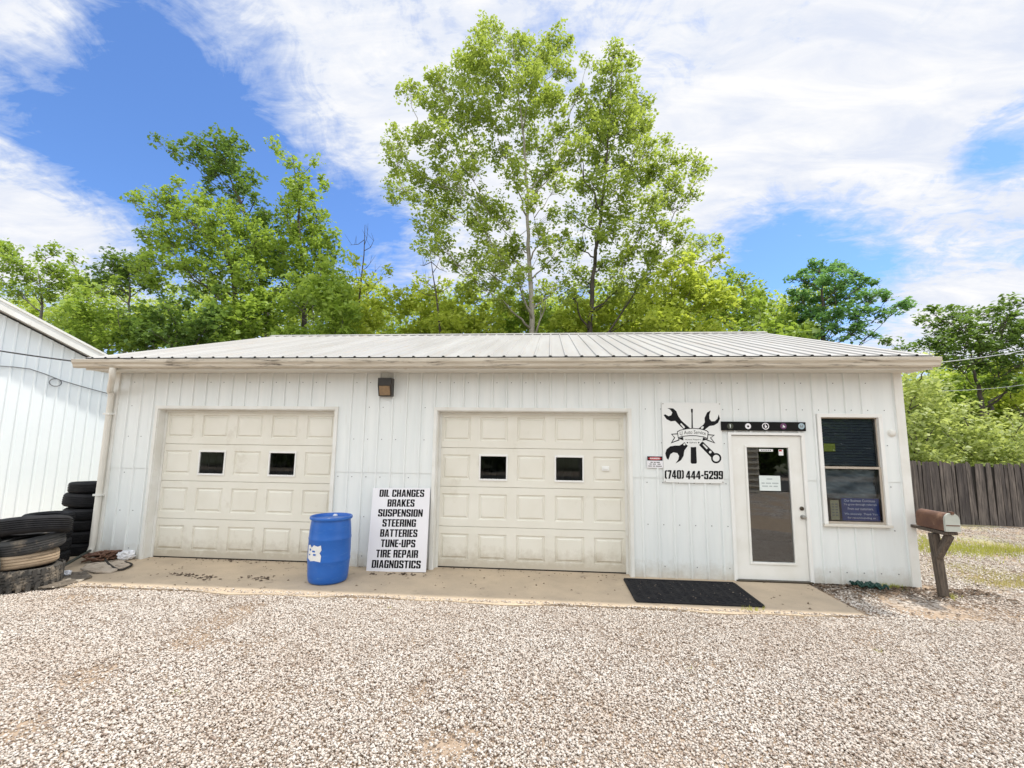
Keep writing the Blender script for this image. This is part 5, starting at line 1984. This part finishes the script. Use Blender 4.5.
def tree(name, label, Y, trunk, blobs, leaf, bark, size=.11, per=26, dens=1.0, spread=3.0, cl=0.5, group=None, r0=.2, twigs=True, cat='tree', flat_=.8, limb=.35, fill=False, squash=1.0, seed=0, base_z=None):
    """trunk: picture directions of its way up at distance Y; blobs: (px, py, radius in px, [depth offset])"""
    global rng
    rng = np.random.default_rng(1000 + seed)
    rs = random.Random(500 + seed)
    T = [at(px, py, Y) for px, py in trunk]
    z0 = float(hz(np.array([T[0].x]), np.array([Y]))[0]) - .1
    base = Vector((T[0].x + .0, Y, z0 if base_z is None else base_z))
    if T[0].z > base.z + .3:
        T = [base] + T
    root = empty(name, tuple(base), label, cat, group)
    mb = MB()
    # smooth, slightly wandering trunk
    P = []
    for i in range(len(T) - 1):
        for k in range(5):
            t_ = k / 5
            q = T[i].lerp(T[i + 1], t_)
            P.append(q + Vector((rs.uniform(-1, 1), rs.uniform(-1, 1), 0)) * (.04 if i else .0))
    P.append(T[-1])
    n_ = len(P)
    rad = [max(.018, r0 * (1 - .93 * (i / (n_ - 1)) ** .8)) for i in range(n_)]
    mb.tube(P, rad, 8)
    V = []
    scale_ = (Y - CAM.y) / FPX
    nodes = [(P[i], rad[i], None) for i in range(n_)]
    items = []
    for bl_ in blobs:
        px, py, rp = bl_[:3]
        dy = bl_[3] if len(bl_) > 3 else rs.uniform(-1, 1) * spread
        c = at(px, py, Y + dy)
        items.append((min((q - c).length for q in P), c, 1.12 * rp * scale_ * (1 + dy / (Y - CAM.y))))
    for _, c, rw in sorted(items, key=lambda t_: t_[0]):
        ncl = max(3, int(dens * 3.2 * (rw / cl) ** 2))
        u = rng.normal(0, 1, (ncl, 3))
        u /= np.linalg.norm(u, axis=1, keepdims=True)
        rad_ = (rng.random((ncl, 1)) ** .42) * rw
        C = np.array(c)[None] + u * rad_ * np.array([1, 1.0, .9])
        rcl = cl * (0.55 + .7 * rng.random(ncl))
        V.append(leaf_cloud(C, rcl, per, size, flat_, squash))
        if not limb:
            continue
        # the limb forks off whatever wood is nearest and clearly below
        best, bc0 = None, 1e9
        for q, r_0, _d in nodes:
            d_ = c - q
            hd = math.hypot(d_.x, d_.y)
            cost = d_.length + 3.0 * max(0.0, 0.75 * hd - d_.z)
            if cost < bc0:
                best, bc0 = (q, r_0), cost
        p0, rp0 = best
        ln = (c - p0).length
        jit = lambda a: Vector((rs.uniform(-a, a), rs.uniform(-a, a), rs.uniform(-a, a) * .6))
        ra = max(.022, min(rp0 * .62, r0 * limb, .022 + ln * .022))
        L_ = [p0]
        for t_ in (.2, .4, .6, .8):
            L_.append(p0.lerp(c, t_) + jit(.045 * ln) + Vector((0, 0, -.06 * ln * math.sin(math.pi * t_) * .5)))
        L_.append(c)
        rr_ = [ra, ra * .86, ra * .72, ra * .58, ra * .44, ra * .26]
        mb.tube(L_, rr_, 5)
        nodes += [(L_[i], rr_[i], None) for i in range(1, 5)]
        if twigs:
            for q in C[:: max(1, ncl // 8)]:
                q = Vector(q)
                st_ = L_[3].lerp(L_[5], rs.random())
                mb.tube([st_, st_.lerp(q, .5) + jit(.08), q], [max(.011, ra * .25), .010, .006], 3, cap=False)
    mb.build('trunk', bark, root, smooth=True)
    V = np.concatenate(V) - np.array(base)[None]
    F = np.arange(len(V)).reshape(-1, 4)
    np_mesh('crown', V, 4, leaf, parent=root, faces=F)
    return root


def zr(x0, y0, s_, L):
    """blob list traced on an enlarged view"""
    return [(x0 + b_[0] / s_, y0 + b_[1] / s_, b_[2]) + tuple(b_[3:]) for b_ in L]


ZL = lambda L: zr(0, 0, 2.195, L)
ZC = lambda L: zr(340, 0, 2.195, L)
ZR = lambda L: zr(640, 0, 2.195, L)

tree('sycamore_tree', 'tallest tree with a pale trunk and open light green crown behind the garage', 16,
     [(532, 330), (531, 280), (528, 235), (527, 190), (523, 130), (516, 70), (512, 40)],
     ZC([(330, 85, 18), (395, 105, 18), (475, 95, 17), (305, 120, 20), (440, 120, 17), (270, 170, 22), (215, 175, 14), (150, 195, 11), (340, 180, 26), (420, 180, 24), (490, 150, 14), (205, 235, 20), (265, 245, 24), (330, 250, 24), (400, 250, 22), (465, 225, 20),
         (130, 300, 13), (105, 320, 8), (165, 290, 14), (220, 310, 20), (290, 330, 18), (350, 340, 14), (430, 320, 18), (490, 300, 14), (120, 360, 12), (130, 410, 15), (170, 380, 16), (215, 400, 18), (120, 440, 8), (180, 440, 13), (250, 430, 15), (300, 430, 11), (200, 490, 15), (240, 470, 16), (215, 530, 15), (190, 545, 10), (290, 480, 15), (335, 460, 12),
         (320, 510, 15), (350, 545, 15), (300, 570, 12), (330, 600, 14), (380, 600, 12), (370, 560, 12), (430, 400, 10), (480, 400, 12), (465, 470, 9), (450, 540, 10), (290, 610, 8), (545, 130, 5), (520, 210, 10), (390, 400, 10), (500, 350, 12)]) + [(505, 215, 13), (515, 245, 12), (542, 235, 11), (548, 262, 11), (518, 278, 12), (545, 292, 11), (562, 240, 10), (503, 300, 12), (468, 292, 12), (530, 200, 12), (512, 170, 14), (546, 172, 13), (488, 205, 13), (500, 258, 12), (455, 262, 11), (530, 305, 11), (485, 285, 10), (560, 285, 9), (452, 175, 14), (470, 170, 12)],
     M['leaf_syc'], M['bark_pale'], size=.088, per=33, dens=1.75, spread=2.6, cl=.48, r0=.185, seed=1, limb=.4)
tree('sycamore_tree', 'second tall tree with a dark trunk just right of the tallest pale one', 17.5,
     [(590, 331), (592, 290), (596, 250), (602, 205), (608, 150), (611, 90), (612, 60)],
     ZC([(600, 125, 14), (630, 135, 9), (590, 160, 15), (610, 195, 18), (655, 225, 12), (580, 230, 18), (625, 240, 18), (540, 250, 14), (560, 290, 20), (610, 290, 20), (655, 280, 16), (520, 330, 14), (570, 350, 18), (630, 345, 18), (680, 330, 13), (670, 270, 10),
         (600, 400, 18), (655, 395, 18), (700, 370, 16), (740, 350, 13), (720, 310, 8), (775, 365, 12), (795, 380, 6), (740, 400, 15), (550, 400, 12), (560, 450, 13), (620, 450, 17), (680, 445, 17), (735, 445, 13), (775, 435, 8), (600, 500, 14), (660, 500, 15), (715, 500, 15), (760, 515, 12), (800, 530, 10), (825, 530, 6), (815, 570, 5), (640, 555, 12), (700, 550, 12), (760, 565, 10), (560, 510, 9), (520, 540, 9), (510, 470, 9), (610, 600, 10), (520, 600, 10)]) + [(575, 252, 11), (603, 240, 11), (602, 265, 11), (627, 258, 12), (652, 258, 11), (588, 282, 11), (622, 284, 12), (647, 277, 12), (572, 296, 11), (610, 300, 11), (672, 262, 10), (690, 255, 8), (585, 220, 11), (612, 215, 12), (636, 290, 10), (665, 285, 10), (580, 185, 11)],
     M['leaf_syc'], M['bark_dark'], size=.092, per=33, dens=1.7, spread=2.4, cl=.52, r0=.18, seed=2, limb=.45)
tree('leaning_tree', 'dark leafed leaning tree with a ragged top, tallest of the left clump', 19,
     [(268, 330), (262, 290), (256, 240), (242, 205), (226, 170), (214, 145)],
     ZL([(350, 315, 6), (385, 335, 9), (430, 320, 12), (470, 300, 12), (510, 310, 12), (410, 345, 9), (455, 345, 13), (500, 345, 13), (535, 325, 5), (470, 380, 13), (520, 385, 11), (555, 385, 9), (500, 420, 10), (540, 410, 8), (460, 415, 9), (560, 440, 9), (520, 455, 9), (580, 500, 14), (600, 560, 18)]) + [(222, 158, 12), (236, 165, 12), (212, 172, 10), (244, 190, 10), (262, 215, 14), (255, 240, 16), (270, 260, 16)],
     M['leaf_dark'], M['bark_dark'], size=.12, per=22, dens=1.5, spread=1.4, cl=.5, r0=.22, seed=3)
tree('broadleaf_tree', 'broad mid green tree under the leaning dark one at the left', 16,
     [(238, 330), (236, 300), (232, 270), (225, 240), (216, 215)],
     ZL([(285, 435, 6), (310, 435, 8), (345, 425, 9), (385, 405, 8), (380, 440, 13), (340, 470, 13), (400, 470, 14), (430, 445, 11), (460, 480, 15), (510, 470, 13), (325, 520, 14), (310, 560, 12), (370, 520, 15), (420, 530, 16), (480, 530, 16), (540, 510, 15), (300, 590, 12), (350, 575, 16), (410, 590, 12), (455, 575, 15), (520, 570, 17), (560, 540, 14), (330, 610, 12), (480, 630, 15), (550, 620, 16), (590, 590, 13), (580, 660, 15)]) + [(175, 210, 13), (195, 225, 15), (215, 235, 16), (235, 225, 15), (165, 245, 13), (185, 265, 15), (210, 270, 16), (235, 260, 16), (255, 255, 14), (160, 280, 12), (245, 285, 14), (222, 210, 12), (200, 200, 12), (250, 270, 14), (190, 285, 13), (145, 275, 10), (262, 235, 12)],
     M['leaf_mid'], M['bark_dark'], size=.105, per=24, dens=1.55, spread=2.2, cl=.46, r0=.24, seed=4)
tree('spire_tree', 'narrow pointed tree with bare top twigs right of the leaning one', 17.5,
     [(304, 330), (303, 290), (300, 240), (297, 190), (292, 155)],
     ZL([(600, 315, 5), (612, 330, 6), (630, 355, 8), (655, 370, 7), (690, 350, 4), (705, 390, 5), (715, 410, 4), (660, 410, 10), (640, 395, 8), (690, 430, 9), (655, 450, 13), (700, 470, 12), (630, 490, 14), (680, 510, 16), (720, 520, 11), (640, 550, 17), (700, 560, 17), (740, 560, 11), (660, 610, 18), (720, 610, 15), (640, 650, 16), (700, 660, 17), (750, 610, 9)]) + [(300, 200, 13), (308, 225, 14), (290, 235, 14), (315, 240, 13), (298, 262, 15), (322, 265, 13), (280, 270, 15), (335, 285, 12), (300, 180, 9), (286, 210, 11), (275, 245, 13), (312, 290, 14)],
     M['leaf_mid'], M['bark_dark'], size=.105, per=24, dens=1.5, spread=1.5, cl=.46, r0=.2, seed=5)
tree('broadleaf_tree', 'pale feathery tree above the barn roof at the far left', 20,
     [(40, 330), (42, 300), (38, 270)],
     ZL([(0, 545, 10), (25, 560, 12), (50, 580, 10), (10, 590, 10), (90, 560, 8), (130, 550, 9), (160, 570, 9), (110, 590, 12), (60, 610, 11), (150, 610, 12), (105, 630, 12), (185, 610, 8), (20, 625, 9), (-40, 570, 16), (-40, 620, 16), (70, 640, 8)]) + [(12, 262, 14), (30, 275, 14), (60, 272, 13), (20, 290, 14), (50, 292, 13), (5, 250, 10), (75, 285, 12)],
     M['leaf_mid'], M['bark_grey'], size=.11, per=20, dens=1.4, spread=1.5, cl=.5, r0=.18, seed=6)
tree('broadleaf_tree', 'small dark tree between the feathery one and the broad one at the left', 19,
     [(128, 325), (130, 290), (128, 265)],
     ZL([(240, 565, 9), (265, 570, 10), (290, 575, 10), (315, 590, 9), (255, 600, 10), (290, 605, 11), (230, 615, 9), (210, 590, 6), (205, 630, 10)]) + [(112, 270, 12), (130, 275, 13), (145, 285, 12), (120, 285, 12), (100, 282, 10)],
     M['leaf_dark'], M['bark_grey'], size=.11, per=22, dens=1.4, spread=1.2, cl=.46, r0=.15, seed=7)

GTH = 'undergrowth bushes showing above the garage roof'


def bush(label, Y, x0, x1, ytop, ybot, leaf, seed, wob=8, size=.12, per=20, dens=.95, cl=.45, cat='bush', name='bush', group=GTH, rp=(13, 20)):
    rs = random.Random(seed)
    bl = []
    n_ = max(4, int((x1 - x0) * (ybot - ytop) / 320))
    for k in range(n_):
        px = rs.uniform(x0 + 8, x1 - 8)
        e = 1 - (2 * (px - (x0 + x1) / 2) / (x1 - x0)) ** 2
        yt = ybot - (ybot - ytop) * (.45 + .55 * max(0, e) ** .6)
        r_ = rs.uniform(*rp)
        py = rs.uniform(yt + r_ * .8, max(yt + r_ * .9, ybot))
        bl.append((px, py, r_))
    for px in np.linspace(x0 + 10, x1 - 10, max(3, int((x1 - x0) / 22))):
        e = 1 - (2 * (px - (x0 + x1) / 2) / (x1 - x0)) ** 2
        r_ = rs.uniform(9, 14)
        bl.append((px, ybot - (ybot - ytop) * (.45 + .55 * max(0, e) ** .6) + r_ * .8 + rs.uniform(0, wob), r_))
    xm = (x0 + x1) / 2
    # a few shoots that stand out of the outline
    for k in range(max(2, int((x1 - x0) / 28))):
        px = rs.uniform(x0 + 6, x1 - 6)
        bl.append((px, ytop + rs.uniform(-6, 8), rs.uniform(4, 7)))
    return tree(name, label, Y, [(xm, ybot), (xm + rs.uniform(-4, 4), (ybot + ytop) / 2)], bl, leaf, M['bark_grey'], size=size, per=per, dens=dens, spread=1.2, cl=cl, r0=.09, cat=cat, seed=seed, twigs=False, group=group)


bush('dense green bush beside the barn roof edge', 14, 55, 150, 286, 350, M['leaf_mid'], 21)
bush('deep green bush at the left end of the garage ridge', 13.5, 128, 225, 292, 348, M['leaf_dark'], 22)
bush('bright green bush under the broad tree at the left', 14.5, 205, 300, 284, 345, M['leaf_mid'], 23)
bush('light green bush beneath the narrow pointed tree', 14, 275, 352, 268, 342, M['leaf_mid'], 24)
bush('yellow green bush right of the narrow pointed tree', 17, 335, 400, 268, 340, M['leaf_yel'], 25)
bush('yellow green bush behind the bare dead stem', 18, 385, 455, 284, 342, M['leaf_yel'], 26)
bush('yellow green bush left of the pale trunk', 17, 440, 510, 286, 342, M['leaf_yel'], 27)
bush('mid green bush at the foot of the pale trunk', 19, 492, 560, 296, 342, M['leaf_mid'], 28)
bush('shaded bush between the two tall trunks', 18.5, 545, 610, 300, 342, M['leaf_yel'], 29)
bush('rounded yellow green bush at the foot of the dark trunk', 18.5, 598, 665, 288, 342, M['leaf_yel'], 30)
bush('large rounded yellow green bush right of the two tall trees', 15, 640, 728, 262, 342, M['leaf_yel'], 31)
tree('young_tree', 'slender grey green young tree left of the blue green conifer', 17, [(742, 335), (744, 300), (742, 280)],
     ZR([(200, 600, 8), (220, 620, 10), (190, 630, 9), (240, 640, 10), (265, 640, 8), (175, 655, 9), (210, 660, 11), (250, 670, 11), (280, 665, 9), (300, 690, 9), (190, 690, 11), (230, 700, 12), (270, 700, 11), (320, 710, 8), (160, 690, 9)]),
     M['leaf_mid'], M['bark_grey'], size=.1, per=22, dens=1.4, spread=1.2, cl=.42, r0=.12, seed=32)
bush('low green bush along the right part of the ridge', 14.5, 735, 815, 308, 345, M['leaf_mid'], 33)
tree('conifer_tree', 'blue green layered conifer rising behind the right end of the roof', 15,
     [(822, 350), (824, 320), (822, 290), (820, 268)],
     ZR([(370, 580, 7), (400, 590, 9), (430, 590, 8), (350, 610, 8), (385, 620, 12), (430, 615, 12), (465, 605, 9), (490, 625, 8), (350, 650, 10), (400, 655, 13), (450, 650, 13), (495, 655, 9), (520, 640, 6), (545, 655, 7), (575, 665, 7), (590, 660, 5), (340, 690, 10), (380, 690, 12), (430, 690, 13), (480, 690, 11), (530, 690, 7), (560, 685, 5), (360, 725, 11), (420, 730, 12), (470, 730, 10), (510, 730, 6)]),
     M['leaf_pine'], M['bark_dark'], size=.085, per=30, dens=1.8, spread=1.4, cl=.36, r0=.16, seed=34, squash=.6, flat_=1.4)
tree('spreading_tree', 'dark spreading tree with a forked trunk beyond the fence at the right', 13,
     [(982, 432), (984, 410), (978, 385), (972, 365), (968, 340)],
     [(925, 320, 7), (938, 328, 10), (935, 345, 10), (930, 312, 4), (952, 318, 10), (955, 335, 11), (965, 312, 9), (972, 325, 11), (985, 312, 10), (990, 328, 11), (1003, 318, 10), (1010, 305, 8), (1022, 303, 9), (1018, 325, 11), (950, 352, 10), (968, 345, 11), (985, 348, 11), (1003, 345, 11), (1022, 348, 11), (960, 368, 8), (978, 365, 9), (1010, 368, 9), (1030, 330, 12), (1040, 350, 12), (990, 385, 7), (1035, 315, 9), (1050, 335, 12), (945, 338, 10), (960, 328, 10), (978, 338, 11), (995, 338, 11), (1012, 335, 11), (985, 360, 10), (958, 358, 9), (1003, 360, 10), (1025, 362, 11), (940, 352, 8), (1000, 375, 9), (1018, 380, 10)],
     M['leaf_dark'], M['bark_dark'], size=.085, per=26, dens=1.6, spread=1.6, cl=.38, r0=.17, seed=35, squash=.55, flat_=1.4)
GH = 'bushes and vines along the plank fence'
bush('pale vine bush beside the right wall of the garage', 9.5, 890, 945, 366, 475, M['leaf_vine'], 41, group=GH, size=.075, cl=.36, rp=(14, 22), name='vine_bush')
bush('pale vine bush over the fence below the spreading tree', 8.6, 932, 995, 408, 480, M['leaf_vine'], 42, group=GH, size=.075, cl=.34, rp=(13, 20), name='vine_bush')
bush('pale vine bush over the right end of the fence', 8.2, 978, 1050, 418, 482, M['leaf_vine'], 43, group=GH, size=.075, cl=.34, rp=(13, 20), name='vine_bush')
bush('green bush in shade behind the spreading trunk', 16, 925, 995, 368, 450, M['leaf_mid'], 44, group=GH, size=.095, cl=.45)
bush('yellowish bush behind the spreading tree at the far right', 15, 985, 1065, 362, 450, M['leaf_yel'], 45, group=GH, size=.09, cl=.45)
tree('broadleaf_tree', 'small dark tree peeking over the right eave of the garage', 20, [(905, 370), (905, 350)],
     [(890, 343, 5), (900, 346, 7), (912, 348, 8), (925, 352, 8), (938, 356, 9), (915, 362, 9), (935, 370, 10), (950, 375, 10)], M['leaf_dark'], M['bark_grey'], size=.1, per=22, dens=.9, spread=1.0, cl=.45, r0=.1, seed=46)


# bare dead stems above the bushes
def dead_tree(label, Y, trunk, tips, seed):
    rs = random.Random(seed)
    T = [at(px, py, Y) for px, py in trunk]
    base = Vector((T[0].x, Y, float(hz(np.array([T[0].x]), np.array([Y]))[0]) - .1))
    root = empty('dead_tree', tuple(base), label, 'dead tree', 'bare dead trees behind the garage')
    mb = MB()
    P = [base] + T
    mb.tube(P, [.09] + [.07 * (1 - .85 * i / (len(T) - 1)) for i in range(len(T))], 6)
    mb.build('trunk', M['bark_dark'], root)
    mb = MB()
    for (px, py) in tips:
        q = at(px, py, Y + rs.uniform(-.6, .6))
        k = min(range(len(T)), key=lambda i: (T[i] - q).length if T[i].z < q.z - .2 else 99)
        s_ = T[k].lerp(T[min(k + 1, len(T) - 1)], rs.random() * .6)
        md = s_.lerp(q, .5) + Vector((rs.uniform(-.1, .1), 0, -.12))
        mb.tube([s_, md, q], [.025, .018, .008], 4)
        for _ in range(3):
            a = md.lerp(q, rs.random())
            mb.tube([a, a + Vector((rs.uniform(-.4, .4), rs.uniform(-.3, .3), rs.uniform(.2, .6)))], [.010, .005], 3)
    mb.build('branches', M['bark_dark'], root)


dead_tree('bare dead tree standing right of the narrow pointed tree', 17, [(358, 325), (360, 290), (364, 255), (365, 225)], [(350, 245), (374, 240), (355, 262), (371, 262), (368, 228), (352, 280), (376, 270)], 1)
dead_tree('bare dead tree with a forked top left of the pale trunk', 16, [(440, 330), (437, 300), (433, 275), (430, 252)], [(420, 265), (447, 272), (440, 258), (425, 280), (452, 285), (418, 290)], 2)

# wooded hill behind: one leaf mass
rng = np.random.default_rng(77)
VV = []
for (Y, n_, pxa, pxb, top_f) in ((24, 1100, -60, 800, lambda p_: 296), (32, 1300, -80, 830, lambda p_: 284), (18, 700, 900, 1100, lambda p_: 372)):
    px = rng.uniform(pxa, pxb, n_)
    C = []
    for q in px:
        yt = top_f(q) + 7 * math.sin(q * .05) + 6 * math.sin(q * .13 + 1) + 5 * math.sin(q * .31 + 2)
        py = rng.uniform(yt + 3, 345 if q < 850 else 455)
        C.append(tuple(at(q, py, Y + rng.uniform(-1.5, 1.5))))
    VV.append(leaf_cloud(np.array(C), .75 * (0.6 + .7 * rng.random(n_)), 26, .14))
V = np.concatenate(VV)
o = np_mesh('woodland', V, 4, M['leaf_far'], faces=np.arange(len(V)).reshape(-1, 4))
tag(o, 'light green wooded hillside closing the view behind the garage', 'woods', kind='stuff')

# ------------------------------------------------------------------ across the road: what the door and window glass mirror
hs = empty('lap_sided_shed', (5.2, -15.5, 0), 'beige lap sided shed mirrored in the entry door glass', 'shed')
mb = MB()
for k in range(14):
    z0 = k * .24
    mb.poly([(1.5, -13.36, z0), (8.8, -13.36, z0), (8.8, -13.44, z0 + .25), (1.5, -13.44, z0 + .25)][::-1])
    mb.poly([(1.5, -13.36, z0), (8.8, -13.36, z0), (8.8, -13.44, z0), (1.5, -13.44, z0)])
mb.box(1.5, 8.8, -17.5, -13.46, 0, 3.3)
mb.build('wall', M['houselap'], hs)
mb = MB()
mb.poly([(1.2, -13.1, 3.25), (9.1, -13.1, 3.25), (9.1, -15.5, 4.6), (1.2, -15.5, 4.6)])
mb.poly([(1.2, -17.9, 3.25), (9.1, -17.9, 3.25), (9.1, -15.5, 4.6), (1.2, -15.5, 4.6)])
mb.build('roof', M['asphalt'], hs)
for k, (x_, s_) in enumerate(((-22, 5.5), (-13, 6), (-4, 5.0), (6, 6), (15, 6.5), (24, 6), (34, 6))):
    rng = np.random.default_rng(300 + k)
    y_ = -27 - (k % 2) * 2
    e = empty('street_tree', (x_, y_, 0), 'dense tree on the far side of the road behind the photographer', 'tree', 'trees across the road')
    mb = MB()
    mb.tube([(x_, y_, -.1), (x_ + .1, y_, 2.2), (x_, y_, s_)], [.25, .2, .08], 8)
    mb.build('trunk', M['bark_dark'], e)
    u = rng.normal(0, 1, (260, 3))
    u /= np.linalg.norm(u, axis=1, keepdims=True)
    C = u * (rng.random((260, 1)) ** .4) * np.array([5.2, 3.0, s_ * .52]) + np.array([x_, y_, s_ * .52])
    C[:, 2] = np.maximum(C[:, 2], .5)
    V = leaf_cloud(C, .9 * (.6 + .7 * rng.random(260)), 18, .3) - np.array([x_, y_, 0])
    np_mesh('crown', V, 4, M['leaf_dark'], parent=e, faces=np.arange(len(V)).reshape(-1, 4))

scene.render.film_transparent = False
scene.cycles.max_bounces = 8
scene.cycles.transparent_max_bounces = 8
